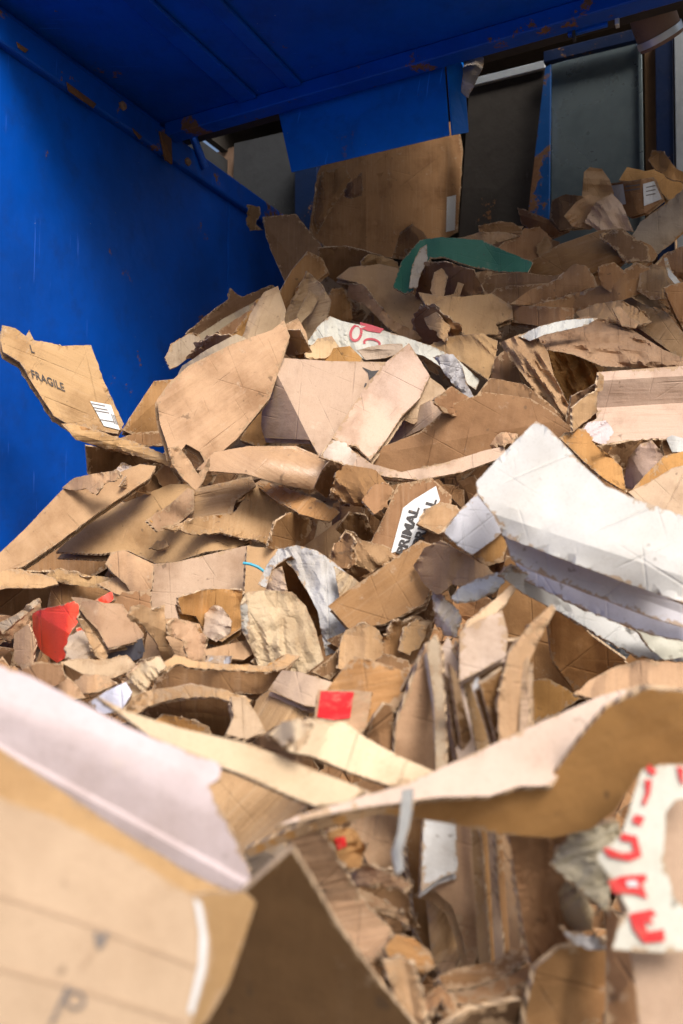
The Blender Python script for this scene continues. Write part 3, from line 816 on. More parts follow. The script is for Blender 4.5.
pe_ = S('torn_patch', None, '409,288 412,266 420,248 427,244 428,258 421,272 417,288', s=(.3, -.6), c='pulp', tear=1.6, parent=gs, th=.003)
S(cs, 'tan torn sheet with square hanging tab right of the curved sheet', '418,292 440,296 462,297 492,293 512,306 513,318 496,324 501,334 464,336 456,322 440,316 426,306', s=(0, -.7), c='tan', tear=1.0, grain=10, folds=[(452, 300, 462, 336, -.5), (420, 300, 512, 300, -.4)])
S(cp, 'knot of crumpled brown shreds left of the square tan tab', '412,322 420,304 436,306 448,318 462,326 460,344 444,348 424,344', s=(0, -.4), c='brown', mat=M_PAPER, nb=18, bend=.7, tear=2.6, warp=.02)
S(cp, 'curled tan shred in front of the crumpled brown knot', '424,318 436,312 450,326 446,342 436,336 430,330', s=(.3, -.4), c='tan', nb=9, bend=.6, tear=2.2, warp=.012)
S(cp, 'tan folded scrap with ragged dark tip below the square tab', '428,346 448,337 482,333 498,341 495,364 488,380 480,374 462,362 442,354', s=(0, -.8), c='tan', tear=1.5, mat=M_PAPER, nb=6, bend=.3, folds=[(478, 334, 486, 380, .6)])
pw = S('paper_sheet', 'white paper with washed-out red print in the middle of the heap', '306,344 318,326 330,316 342,321 372,327 402,336 432,346 456,358 480,380 476,390 452,374 424,356 398,348 366,360 336,352', s=(0, -.9), c='white', mat=M_PAPER, th=.0015, nb=5, tear=1.1, cat='paper')
def ring(cx, cy, rx, ry, w, rot=0, a0=0, a1=360, n=20):
    cr, sr = math.cos(math.radians(rot)), math.sin(math.radians(rot))
    o_, i_ = [], []
    for k in range(n + 1):
        a = math.radians(a0 + (a1 - a0) * k / n)
        for lst, q in ((o_, 0), (i_, w)):
            x, y = (rx - q) * math.cos(a), (ry - q) * math.sin(a)
            lst.append((cx + x * cr - y * sr, cy + x * sr + y * cr))
    return o_ + i_[::-1]
decal('red_print', pw, [ring(356, 333, 6.5, 9, 2.6, 15, 0, 356), [(360, 322), (372, 325), (384, 329), (380, 333), (368, 331), (360, 328)], ring(372, 343, 9, 5, 2.2, 10, 150, 400)], INKPINK, .005)
S('paper_strip', 'narrow tan paper strip with small print below the white paper', '357,350 380,345 402,344 403,352 386,358 366,360', s=(0, -.7), c='grey', mat=M_PAPER, th=.002, cat='paper', tear=1.4)
S(cp, 'torn tan scrap left of the washed-out red print', '304,354 318,338 332,336 340,348 326,358 310,360', s=(.2, -.7), c='pale', tear=1.5)
S(cs, 'dull tan board tucked behind the big folded carton', '296,362 316,350 350,346 362,358 356,370 310,372', s=(0, -.9), c='orange', tear=1.1)
S('white_flake', 'torn white flake with foil underside right of the pale upright flap', '433,357 444,354 453,354 462,366 467,384 476,400 484,411 474,408 460,392 446,376', s=(.2, -.5), c='white', tear=1.8, nb=5, bend=.3, cat='paper', th=.002, mat=M_PAPER, lift=.05)
S(cp, 'dark crumpled scrap between tan tip and kraft bag', '488,386 494,360 506,350 516,366 524,384 512,394', s=(0, -.5), c='umber', nb=8, bend=.4, tear=1.8)

# kraft bag at right
kb = thing('kraft_bag', pt(np.float64(560), np.float64(415), np.float64(3.35)), 'large crinkled kraft paper bag with hollow mouth and white top at right', 'paper bag')
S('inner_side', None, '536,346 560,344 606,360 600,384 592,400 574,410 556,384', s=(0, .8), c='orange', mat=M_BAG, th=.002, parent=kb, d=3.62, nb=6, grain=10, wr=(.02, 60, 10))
S('upper_fold', None, '520,338 548,326 586,316 608,320 636,332 664,350 690,360 690,372 640,368 602,366 572,354 548,350 534,352', s=(.1, -.8), c='tan', mat=M_BAG, th=.002, parent=kb, nb=8, bend=.25, folds=[(535, 346, 690, 362, .5)] + pleats(528, 326, 690, 346, 7, 6, .8), warp=.012, d=3.42, wr=(.020, 12, 12), bulge=[(525, 340, 690, 362, 22, .09)])
S('front_side', None, '499,343 520,334 538,338 548,352 554,376 566,400 574,414 571,427 554,414 530,386 514,362', s=(-.2, -.5), c='tan', mat=M_BAG, th=.002, parent=kb, nb=6, folds=pleats(524, 330, 580, 414, 7, 5, .45), warp=.01, d=3.36, wr=(.016, 57, 10), bulge=[(515, 338, 572, 422, 18, .06)])
S('white_patch', None, '518,336 540,326 566,320 598,318 588,325 566,330 544,335 530,341', s=(.1, -.9), c='cool', mat=M_BAG, th=.0015, parent=kb, nb=4, d=3.36)

# right edge boxes
S(cp, 'dark brown flap behind the broken corner of the right box', '566,424 572,396 596,384 604,396 600,430 580,436', s=(.2, .8), c='umber', d=3.35)
rb = thing('broken_box', pt(np.float64(640), np.float64(445), np.float64(3.1)), 'open cardboard box with torn corrugated corner at the right edge', 'cardboard box')
S('front_panel', None, '598,372 640,369 696,365 696,438 650,440 617,445 599,443 596,410', s=(.05, -.8), c='pink', folds=[(596, 381, 696, 375, 1.25), (596, 408, 696, 402, -1.1)], tear=.5, parent=rb, d=3.2, grain=90, nb=0)
S('corner_flap', None, '572,408 588,394 603,390 604,376 599,372 596,404 598,412 582,424 573,432', s=(.9, -.2), c='tan', parent=rb, d=3.22, tear=1.4)
S('torn_liner', None, '580,434 586,424 602,416 604,442 590,442', s=(.3, -.4), c='grey', parent=rb, d=3.18, tear=1.6)
S('foil_scrap', 'grey foil-lined scrap below the broken right box corner', '578,436 588,422 606,420 614,432 606,446 590,440', s=(0, -.6), c='lilac', th=.002, cat='paper', tear=1.2, d=3.1, mat=M_PAPER)
S(cp, 'brown curved board right behind the white bundle', '560,438 576,428 590,430 608,452 622,468 626,492 606,480 584,462', s=(-.2, -.6), c='orange', tear=1.3, bulge=[(566, 434, 624, 484, 18, .06)])
S(cp, 'scrap coloured dark for the shade under the broken right box', '598,446 640,440 664,440 652,462 628,470 610,456', s=(0, .8), c='umber', tear=1.5)  # shade below the box is put into the umber colour
S('paper_leaf', 'pinkish grey rounded paper flap right of the white bundle top', '622,488 628,458 640,444 652,440 664,456 654,474 636,490', s=(-.3, -.6), c='pink', mat=M_SMOOTH, th=.002, cat='paper', bulge=[(628, 484, 652, 444, 18, .04)])
S('white_corner', 'small white card corner at the right edge above the pink sheet', '666,438 672,435 690,440 690,452 672,452', s=(0, -.5), c='cool', tear=.6, cat='paper', d=2.95)
S(cs, 'tan folded rim along the top of the pink sheet at the right edge', '632,490 646,474 664,456 696,448 696,466 670,474 650,484', s=(0, -.6), c='orange', tear=1)
S(cs, 'large smooth pinkish sheet behind the white bundle at the right edge', '628,492 650,482 672,468 696,462 696,524 664,512 640,502', s=(-.1, -.7), c='pink', mat=M_SMOOTH, tear=.6, folds=[(660, 512, 684, 462, .3)], grain=30, nb=2)

# centre of the heap
S(ct, 'dark brown board under the tan scrap right of center', '476,396 490,378 524,384 548,402 570,424 572,438 530,424 496,408', s=(0, -.7), c='umber', tear=1.2)
S(cs, 'wide smooth brown board sweeping from the center to the white bundle tip', '366,468 384,446 420,432 452,404 486,392 530,398 556,414 580,436 548,442 512,438 500,450 446,464 400,472', s=(0, -.35), c='brown', mat=M_SMOOTH, tear=.8, grain=15, nb=2, bend=.2, folds=[(400, 450, 560, 420, .35)])
S(cp, 'dark crumpled fold under the white flake', '434,400 452,386 470,398 480,412 462,418 444,412', s=(0, -.5), c='brown', tear=1.6, nb=8, bend=.4)
S(cp, 'torn knot of tan fibre left of the white bundle tip', '486,444 492,436 506,432 518,434 512,444 500,446 490,450', s=(0, -.5), c='tan', tear=2.2, nb=8, bend=.5)
S(cs, 'lowest pale brown sheet edge curving under the center of the heap', '322,458 334,444 352,450 372,464 402,472 440,464 486,450 504,446 506,456 462,472 420,480 388,477 352,470', s=(0, -.8), c='pink', mat=M_SMOOTH, tear=.7)
S(cs, 'brown sheet between the pale upright flap and the pointed sheet', '404,420 428,376 442,386 450,396 432,410 414,424', s=(.2, -.5), c='pink', tear=.8)
S(cs, 'pointed tan sheet sticking out right below the pale upright flap', '372,444 400,416 430,400 450,396 474,398 456,410 424,428 392,444', s=(-.1, -.8), c='pale', mat=M_SMOOTH, tear=.7, folds=[(374, 440, 474, 398, .3)])
S(cp, 'brown inner board seen between folded carton and hanging-torn sheet', '240,440 254,412 270,392 274,436 262,448', s=(.2, -.3), c='orange', tear=.9)
fc = S('folded_carton', 'big folded tan carton with ribbed dark left side in the center', '265,360 270,357 330,361 386,362 376,376 354,408 334,446 320,458 310,440 265,438 261,426', s=(0, -.75), c='pale', mat=M_SMOOTH,
  folds=[(268, 356, 316, 452, 1.6), (312, 450, 376, 366, .12)], tear=.5, grain=8, nb=2, bend=.08)
decal('dark_hole_patch', fc, [[(362, 367), (372, 371), (381, 370), (374, 376), (369, 380), (368, 373)], [(365, 383), (367, 383), (366, 388), (364, 387)]], INK, .003)  # flat black patches paint the dark inside torn holes
S(cf, 'pale pinkish upright flap with pointed top in the center', '409,343 420,360 430,376 424,388 420,398 402,416 386,440 370,460 356,446 342,444 332,438 346,416 366,386 386,362', s=(-.25, -.55), c='pink', mat=M_SMOOTH, tear=.7, grain=-60, folds=[(409, 346, 340, 438, -.18), (402, 366, 398, 420, .2)], nb=2)
S(cf, 'lilac-grey turned lower corner of the pale upright flap', '320,457 332,440 346,442 352,450 368,462 358,470 340,464', s=(.2, -.4), c='lilac', mat=M_SMOOTH, tear=.6)
S('printed_board', 'tan board by the right of big folded carton', '0,0 1,0 1,1', d=50) if False else None

# large torn sheet on the left with hanging strips
S(cp, 'brown board glimpsed behind the large torn hanging sheet', '256,372 280,330 300,330 312,352 272,360 266,400', s=(.2, .8), c='brown', tear=1)
S(cs, 'rounded upper fold joining the large torn sheet to the folded carton', '264,360 282,326 298,318 306,332 310,352 290,360', s=(.2, -.6), c='tan', tear=.8, grain=30)
S(cp, 'curved brown flap leaning between the printed sheet and the large torn sheet', '122,430 136,408 154,381 186,378 172,400 162,432 142,438', s=(.3, -.5), c='brown', tear=1.1, folds=[(126, 430, 172, 386, .6)], d=3.45)
S(ct, 'flat brown edges under the curved brown flap', '120,438 140,432 166,430 168,444 144,446', s=(0, -1.0), c='brown', tear=1.5)
th_ = S(cs, 'large tan torn sheet hanging diagonally over the heap left of center', '160,424 157,400 168,384 188,366 232,344 272,330 284,320 290,336 282,362 270,398 236,440 212,460 207,466 200,452 186,444 180,452 170,458 167,444', s=(.1, -.55), c='tan', tear=.8, grain=55, folds=[(158, 404, 270, 332, .2), (186, 452, 286, 352, .25)], nb=2, bend=.25, d=3.35)
S('cardboard_tube', 'long glossy rolled tan board lying below the folded carton', '196,470 214,452 250,446 296,446 320,456 328,466 322,482 312,490 288,486 246,474', s=(0, -.4), c='tan', mat=M_GLOSS, bulge=[(200, 458, 325, 476, 20, .08)], tear=.6, grain=-60, nb=2)
S(cp, 'sheet coloured dark for the shaded mouth of the rolled tan board', '314,488 322,470 330,460 342,464 340,492 326,498', s=(.2, .8), c='umber', d=3.2, tear=1)  # inside of the roll darkened in colour for its shade
S(cp, 'brown crumpled roll right of the rolled tan board mouth', '330,498 336,472 346,464 376,470 390,488 386,502 366,508 346,502', s=(.1, -.4), c='brown', mat=M_PAPER, nb=6, bend=.3, bulge=[(332, 484, 388, 488, 20, .06)], tear=1.6)
S(cp, 'ragged brown shreds at the end of the crumpled roll', '362,500 376,484 390,482 394,496 388,508 374,514', s=(0, -.3), c='brown', nb=12, bend=.6, tear=2.6)

# printed fragile sheet on the far left
S(cs, 'sheet coloured dark for the shade under the printed sheet at the far left', '86,446 130,452 170,462 166,482 120,486 88,474', s=(.1, .8), c='umber', tear=1.2, d=3.12)  # fill sheet, dark tone in place of the shade here
fs = S('printed_sheet', 'torn brown sheet printed FRAGILE leaning on the blue wall at left', '0,340 2,325 15,328 26,336 29,330 34,340 46,342 62,346 91,345 105,384 124,424 118,434 94,430 68,424 54,416 46,404 34,386 20,362 3,352', s=(.35, -.3), c='tan', tear=1.1, grain=-65, d=2.98, folds=[(16, 328, 66, 424, -.35), (60, 346, 100, 430, .12)], nb=0)
text('lettering', fs, 'FRAGILE', (32, 377), (9.0, 3.9), (-3.0, -11.5), INK)
text('lettering', fs, 'L', (31, 352), (8, 2.5), (-3, -11), INK)
lb = decal('shipping_label', fs, [[(90, 401), (111, 405), (120, 430), (104, 426)]], INKWHITE, .004)
decal('label_print', fs, [[(91.5 + k * .5, 403 + k), (105 + k * .6, 405.5 + k), (105.3 + k * .6, 406.4 + k), (91.8 + k * .5, 403.9 + k)] for k in (0, 4, 7, 16)] + [[(111 + k, 414 + k * .2), (111.8 + k, 414.2 + k * .2), (115.3 + k, 424 + k * .2), (114.5 + k, 424 + k * .2)] for k in (0, 1.6, 3)], INKGREY, .0055)
S(ct, 'layered flange along the foot of the printed sheet at left', '62,424 70,423 100,431 136,442 168,456 170,466 142,458 104,448 76,440', s=(.05, -.9), c='tan', tear=1.6, mat=M_RIB, grain=90, d=2.96, folds=[(64, 430, 168, 461, .7)])

# middle left
S(cs, 'brown sheet low against the blue wall under the long worn board', '-8,606 -8,556 30,545 70,520 110,512 118,562 60,596', s=(.2, -.5), c='brown', tear=1, d=3.1)
S('paper_wad', 'soft grey paper wad on the long left board', '108,488 114,470 122,463 132,466 126,478 120,490', s=(0, -.4), c='lilac', mat=M_PAPER, nb=8, bend=.5, th=.002, cat='paper', d=2.98, tear=2)
S(cp, 'dark shreds under the layered flange at left', '120,486 134,466 162,464 184,472 182,490 150,494', s=(0, -.8), c='umber', nb=8, bend=.5, tear=2.4)
S(cp, 'brown twisted shred beneath the hanging strip', '154,474 166,462 178,478 186,494 176,500 162,488', s=(.1, -.4), c='brown', nb=6, bend=.5, tear=2)
S(cs, 'big flat tan sheet lying on the left slope of the heap', '56,552 84,524 112,508 170,484 200,484 226,500 250,540 236,548 205,552 176,562 155,563 128,551 100,554', s=(0, -1.2), c='tan', mat=M_SMOOTH, tear=.8, grain=-30, folds=[(100, 510, 170, 560, .1)], nb=2)
S(cs, 'long worn board slanting down to the left edge against the blue wall', '-6,558 24,530 60,492 70,482 104,478 140,464 156,466 150,478 120,498 96,514 62,540 24,566 -6,578', s=(.25, -.9), c='tan', mat=M_SMOOTH, tear=.9, grain=-40, nb=3, bend=.08)
S(cp, 'curled upper lip on the long worn left board', '62,488 74,478 92,474 118,470 122,478 104,484 96,494 86,488 70,490', s=(0, -.7), c='tan', tear=2.0)
S(cs, 'greyish ribbed sheet under the hanging strip', '180,520 190,500 198,488 252,476 256,486 236,500 232,514 196,520', s=(0, -.9), c='tan', mat=M_RIB, tear=1.0, grain=80)
S(cp, 'curved tan tongue below the hanging strip', '146,520 170,504 188,488 194,490 194,510 178,524 158,532', s=(.1, -.8), c='tan', tear=1.2, bulge=[(148, 522, 194, 500, 16, .03)])
S('hanging_strip', 'long torn strip hanging in a loop below the large torn sheet', '168,448 178,446 188,458 198,474 206,464 209,458 210,466 203,482 196,491 184,480 172,464', s=(0, .1), c='tan', tear=1.0, d=3.1, push=.3)
S(cs, 'tan sheet with chewed ragged front edge left of center', '162,528 196,518 234,512 256,486 286,498 312,516 310,530 294,542 284,532 270,548 258,540 240,538 220,532 196,534', s=(0, -1.0), c='tan', tear=2.4, nb=5, ripple=2, grain=10)
S(cp, 'crumpled ragged corner of the chewed tan sheet', '268,546 276,522 290,512 308,518 312,530 298,546 282,552', s=(0, -.4), c='brown', nb=14, bend=.6, tear=2.6)
S(cp, 'orange-brown ribbed strip below the rolled tan board', '254,484 260,480 286,488 320,500 340,512 330,522 300,514 276,500', s=(0, -.7), c='orange', mat=M_RIB, tear=1.2, grain=40)
S(cp, 'tiny torn tan shred on the big flat left sheet', '148,548 158,540 166,540 168,546 158,550', s=(0, -.5), c='tan', tear=1.5)

# below: shaded boards and the big pale board
S(ct, 'tan board in shadow left of the curled torn roll', '294,566 304,546 340,520 352,516 350,542 330,560 312,570', s=(0, -.9), c='tan', mat=M_SMOOTH, tear=.9)
S(ct, 'sheet coloured dark for a shaded gap right of the tan shadowed board', '336,530 350,512 366,516 376,540 356,548', s=(.2, .8), c='umber', tear=1)  # a shaded gap, closed by a dark fill sheet
pb_ = S('printed_cardboard', 'brown board with white panel of black block letters right of center', '366,552 384,516 398,484 432,478 452,496 446,528 436,556 400,562', s=(.2, -.4), c='brown', tear=.9, d=2.9, nb=0)
decal('white_panel', pb_, [[(391, 553), (403, 508), (413, 500), (436, 486), (440, 500), (424, 534), (408, 548)]], INKWHITE, .004)
text('lettering', pb_, 'PRIMAL', (405, 556), (4.4, -14.5), (-13, -3.8), INK, .0075, .03)
text('lettering', pb_, 'PRIMAL', (421, 548), (4.8, -14.5), (-13, -3.8), INK, .0075, .03)
S(cp, 'flat tan scrap left of the white bundle', '418,524 426,510 440,502 456,506 462,516 452,530 438,534', s=(0, -.9), c='tan', tear=1.2, d=2.65)
S(cp, 'curled torn roll of brown board in the middle', '326,566 334,548 346,530 352,532 362,540 390,548 396,558 376,570 356,579 338,577', s=(0, -.5), c='tan', mat=M_PAPER, nb=8, bend=.35, tear=2.2, bulge=[(332, 562, 392, 554, 20, .05)])
S(cp, 'dark ragged tip of the curled torn roll', '328,568 334,546 346,532 356,544 356,562 342,574', s=(.2, -.1), c='umber', nb=14, bend=.7, tear=2.8)
S(ct, 'pale upright square-edged board in the left center', '146,624 151,564 176,562 240,547 250,545 247,576 244,606 204,626', s=(.05, -.5), c='pale', mat=M_SMOOTH, tear=.5, nb=1, bend=.05, grain=0)
S(ct, 'smaller pale board right of the pale upright board', '247,546 270,548 294,552 292,584 262,596 244,600', s=(.1, -.6), c='tan', mat=M_SMOOTH, tear=.7)
cb = tube_mesh('blue_strap', [pt(np.float64(x), np.float64(y), np.float64(2.30)) for x, y in ((243, 563), (250, 564), (258, 567), (266, 573))], .0042, ink_mat('cyan_plastic', (.03, .38, .55), .35), seg=8)
tag(cb, 'thin cyan plastic strap left of the crumpled white-edged bag', 'strap')

# far left lower
S(cs, 'flat sheet coloured dark for the shaded hollow at the left edge', '-6,596 -6,580 24,572 60,572 62,588 48,614 20,618 -6,612', s=(.1, .8), c='umber', tear=1.2)  # fill sheet whose dark colour gives the hollow its shade
S(cp, 'tan folded strip at the left edge over the dark hollow', '-6,574 12,568 30,572 54,578 58,584 40,588 10,588 -6,590', s=(0, -.9), c='tan', tear=1.5, nb=5, folds=[(-6, 582, 56, 584, .5)])
S(cs, 'brown back sheet above the red carton', '46,612 52,584 62,578 108,588 118,600 112,616 76,612', s=(0, -.3), c='brown', tear=.8)
S(cp, 'long torn tan rim above the red carton', '44,576 58,568 84,574 112,578 134,586 128,592 98,588 64,584', s=(0, -.6), c='tan', tear=1.8, folds=[(46, 576, 132, 590, .5)])
S(cp, 'small tan sheet tip between the torn rim and the tilted flap', '98,584 118,576 132,584 132,596 116,594', s=(0, -.7), c='tan', tear=1)
S(cf, 'tilted tan flap in front of the flat sheet, left of the pale upright board', '105,564 112,552 124,550 154,564 152,590 134,600 126,584 112,572', s=(-.3, -.6), c='tan', mat=M_SMOOTH, tear=1.2, bulge=[(108, 560, 150, 590, 22, .03)])
S(cs, 'brown sheet at the foot of the tilted tan flap', '112,606 122,592 150,590 152,616 124,614', s=(0, -.3), c='brown', tear=.8)
S(cs, 'faded brown sheet standing left of the red carton', '-6,636 8,620 32,606 40,600 42,612 30,626 10,642', s=(.2, -.5), c='tan', tear=1.6, folds=[(-4, 634, 40, 604, .6)])
S(cp, 'thin torn tan strip slanting up left of the red carton', '-4,624 16,614 38,598 42,602 24,616 2,634', s=(.1, -.5), c='grey', tear=1.5)
S(cp, 'tan bent scrap left below the red carton', '14,634 28,624 36,642 34,664 24,672 14,660', s=(-.2, -.5), c='tan', tear=1.4, folds=[(26, 626, 22, 670, .5)])
rc = S('red_carton', 'crushed bright red carton at lower left', '32,614 40,609 60,605 74,601 79,604 78,622 70,634 67,656 57,663 42,652 33,640', s=(.1, -.7), c='red', mat=M_COAT, folds=[(32, 612, 70, 634, .9), (60, 604, 70, 632, .2)], tear=1.0, cat='carton', d=2.18)
S('red_scrap', 'small red board scrap right of the crushed red carton', '95,600 112,591 114,600 104,606', s=(0, -.5), c='red', mat=M_COAT, tear=1.2, d=2.3)
S('red_scrap', 'small red scrap beside the crumpled grey shreds', '76,628 86,624 92,638 88,644 80,640', s=(0, -.5), c='red', mat=M_COAT, tear=1.2, d=2.15)
S(cp, 'crumpled grey-brown shreds right of the red carton', '66,656 70,636 82,630 92,642 98,656 84,662', s=(0, -.4), c='grey', mat=M_PAPER, nb=16, bend=.8, tear=2.6, warp=.015)
S(cs, 'grey inner board under the tan flap right of the red carton', '106,662 110,650 142,638 146,656 126,664', s=(0, .2), c='slate', tear=.5, d=2.15)
S(cf, 'flat tan flap right of the red carton', '71,597 84,598 106,603 122,604 144,634 142,641 108,648 98,630 86,618', s=(0, -.9), c='tan', mat=M_SMOOTH, tear=.9, folds=[(98, 602, 88, 620, .3)], grain=20)
S(cp, 'narrow curved tan strip standing right of the crumpled grey shreds', '77,618 84,620 98,638 108,656 104,661 96,656 88,640', s=(.4, -.3), c='tan', tear=1)

# middle lower
S('box_scrap', 'orange-tan ribbed panel with dotted edge below the pale upright board', '178,598 206,589 243,590 242,628 222,642 206,634 196,616 182,614', s=(0, -.4), c='orange', mat=M_RIB, tear=1.0, grain=5)
S('paper_lump', 'pale crumpled paper lump in front of the orange-tan panel', '203,634 206,612 214,605 222,607 232,621 230,634 216,642', s=(0, -.4), c='cream', mat=M_PAPER, nb=10, bend=.45, cat='paper', th=.002, tear=1.5)
S(cs, 'brown sheet filling behind the curled crumpled flap', '142,660 150,620 176,618 200,624 206,664 170,668', s=(0, -.5), c='tan', tear=1)
S('curled_flap', 'twisted curl of torn brown board with pointed ears lower left of center', '127,616 131,609 140,604 152,610 164,606 166,622 171,632 166,638 176,660 166,666 156,642 142,624 132,622', s=(.3, -.3), c='tan', nb=6, bend=.5, tear=1.5, folds=[(128, 614, 170, 634, .9)], d=2.12)
S(cp, 'crumpled flap right of the twisted brown curl', '166,624 176,618 196,624 206,636 206,662 190,664 182,640 170,636', s=(-.2, -.4), c='tan', nb=7, bend=.4, tear=1.8, d=2.1)
oc = thing('open_carton', pt(np.float64(240), np.float64(668), np.float64(2.1)), 'small open tan carton with dark inside in front of the crumpled bag', 'cardboard box')
S('inner_wall', None, '208,654 240,648 276,640 280,664 250,672 212,668', s=(0, .8), c='umber', parent=oc, d=2.14, tear=.6)  # umber puts the carton's inside shade into the board colour
S('lid_flap', None, '204,650 220,646 256,638 274,637 258,650 244,660 206,656', s=(0, -.9), c='tan', parent=oc, d=2.08, tear=.8)
S('side_flap', None, '252,662 268,644 276,638 279,646 268,664 258,668', s=(.6, -.1), c='tan', parent=oc, d=2.08, tear=.8)
S('blue_scrap', 'bluish ribbed scrap inside the small open carton', '205,662 208,655 232,656 230,664', s=(0, -.3), c='cool', mat=M_RIB, d=2.08, grain=0, th=.003)

# crumpled white-edged bag
wb = thing('paper_sack', pt(np.float64(300), np.float64(670), np.float64(2.15)), 'crumpled cream paper sack with white arched rim in the middle', 'paper bag')
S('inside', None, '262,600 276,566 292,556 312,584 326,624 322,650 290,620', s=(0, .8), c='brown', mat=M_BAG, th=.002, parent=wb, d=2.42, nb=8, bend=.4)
S('inner_fold', None, '266,590 272,570 282,566 288,592 278,596', s=(.3, -.4), c='cream', mat=M_BAG, th=.002, parent=wb, d=2.36, nb=4)
S('arched_rim', None, '258,584 266,566 278,549 296,545 316,550 334,562 350,576 360,584 352,604 352,630 346,648 326,656 322,636 318,612 308,592 294,570 284,560 272,570 266,588', s=(-.2, -.5), c='white', mat=M_BAG, th=.002, parent=wb, d=2.3, nb=6, bend=.25, folds=[(318, 545, 330, 650, .5)], wr=(.010, 70, 13))
S('kraft_side', None, '334,566 352,576 366,588 356,602 340,600', s=(-.3, -.6), c='cream', mat=M_BAG, th=.002, parent=wb, d=2.28, nb=3)
S('front', None, '240,604 246,592 268,590 292,592 306,606 316,630 324,660 306,674 276,672 258,666 250,646 242,630', s=(0, -.5), c='cream', mat=M_BAG, th=.002, parent=wb, d=2.24, nb=8, bend=.22, folds=[(240, 604, 306, 610, -.4), (242, 606, 306, 612, .5)], warp=.01, wr=(.008, 75, 14))
S('white_side', None, '240,606 247,600 250,622 248,640 242,632', s=(.8, -.3), c='cool', mat=M_BAG, th=.002, parent=wb, d=2.2, nb=2)

# right of the sack
S(ct, 'board coloured dark for the shade under the torn white bundle', '326,640 380,616 430,588 440,606 426,636 384,652 350,656', s=(.1, .8), c='umber', tear=1, d=2.36)  # underside shade coloured into this fill board
S(ct, 'long brown plank-like board slanting up right to the white bundle', '328,606 348,590 384,566 420,540 432,544 434,580 424,604 384,624 350,630', s=(-.1, -.3), c='brown', tear=.8, grain=55, folds=[(330, 606, 424, 542, .15)], d=2.26)
S(cp, 'dark torn hollow piece left of the standing boards', '380,650 392,622 414,616 432,622 428,656 404,668', s=(.1, -.1), c='brown', nb=8, bend=.4, tear=2.2, d=2.2)
S(cp, 'torn brown shard left of the standing boards', '398,650 404,628 416,618 430,622 420,646 410,656', s=(.2, -.3), c='tan', nb=6, bend=.3, tear=2, d=2.12)
S(ct, 'brown board edge between the sack and the torn tan sheet', '312,672 330,658 342,646 346,664 330,680', s=(.2, -.1), c='umber', tear=.6, d=2.1)
S(cs, 'tan sheet with shredded curled top right of the sack', '338,668 340,644 346,630 364,623 378,630 384,640 392,660 386,672 352,674', s=(0, -.5), c='tan', tear=1.8, nb=5, d=2.06, folds=[(342, 634, 386, 640, -.5)])
S(cp, 'brown torn flap left of the standing boards, below the shredded sheet', '364,668 384,654 408,660 414,676 396,690 374,684', s=(0, -.4), c='brown', tear=1.4, d=2.02)

# torn carton mouth, lower middle left
S(cs, 'brown inner side of the upper torn box mouth', '150,692 166,662 176,656 206,664 246,668 274,668 292,656 280,680 262,694 220,694 186,692', s=(0, .15), c='brown', tear=1, d=1.98, folds=[(150, 672, 290, 676, -.2)])
S(cp, 'bright tan upper rim of the torn box mouth', '156,676 164,662 176,655 200,662 240,665 268,666 288,654 300,656 286,668 268,672 236,671 196,668 176,664', s=(0, -.8), c='tan', tear=1.5, d=1.96)
S(cs, 'tan striped ground sheet right of the torn box mouth', '246,730 256,700 284,676 318,676 320,706 292,726 264,738', s=(0, -1.0), c='tan', mat=M_RIB, tear=1.2, grain=30, d=1.95)
S(cp, 'white torn pulp edge at the left of the torn box mouth', '118,706 124,680 140,662 160,656 166,666 150,684 140,702', s=(.2, -.7), c='cream', mat=M_PAPER, nb=9, bend=.4, tear=2, d=1.93)
S(cs, 'sheet coloured dark for the shade inside the lower torn box mouth', '128,714 160,696 204,690 246,698 252,712 234,736 196,738 150,728', s=(0, .8), c='umber', tear=.8, d=1.9)  # shade of the box interior painted as umber
S(cp, 'tan arched rim over the lower torn box mouth', '114,710 124,700 150,690 190,684 228,690 252,700 246,706 214,697 176,698 148,706 130,718', s=(0, -.7), c='tan', tear=1.5, d=1.84, nb=4)
S(cf, 'pinkish flap folded out right of the lower torn box mouth', '231,696 246,698 258,716 266,732 246,739 226,734 234,716', s=(.1, -.5), c='pink', tear=.7, d=1.8)
S(cp, 'orange scrap poking up below the lower torn box mouth', '150,724 164,714 186,718 208,726 212,734 190,738 160,732', s=(0, -.5), c='orange', tear=1.3, d=1.74)
S(cp, 'long pinkish shard lying below the red carton', '60,662 78,659 104,660 126,655 136,664 130,672 112,678 86,676', s=(0, -.5), c='pink', tear=1.3, d=2.05)
S(cp, 'pale tan scrap under the pinkish shard', '70,686 84,674 108,676 116,684 98,692 82,694', s=(0, -.9), c='tan', tear=1.6, d=1.98)
S('white_scrap', 'white torn paper corner at the lower left edge of the heap', '32,680 48,664 56,672 54,692 40,692', s=(0, -.5), c='cool', tear=1.2, d=1.9, cat='paper', th=.002)
S(cp, 'orange-tan wedge right of the white torn corner', '50,672 58,668 76,684 86,698 66,700 54,692', s=(.3, -.4), c='tan', tear=1.2, d=1.86)
S(cs, 'grey-blue sheet left of the torn box mouth', '88,702 108,690 126,682 132,692 122,712 100,714', s=(0, -.9), c='cool', tear=.8, d=1.86, mat=M_SMOOTH)
S(cp, 'dark scrap behind the foreground box rim at left', '18,672 36,662 62,664 66,680 40,694', s=(0, -.4), c='umber', tear=1.6, d=1.98)

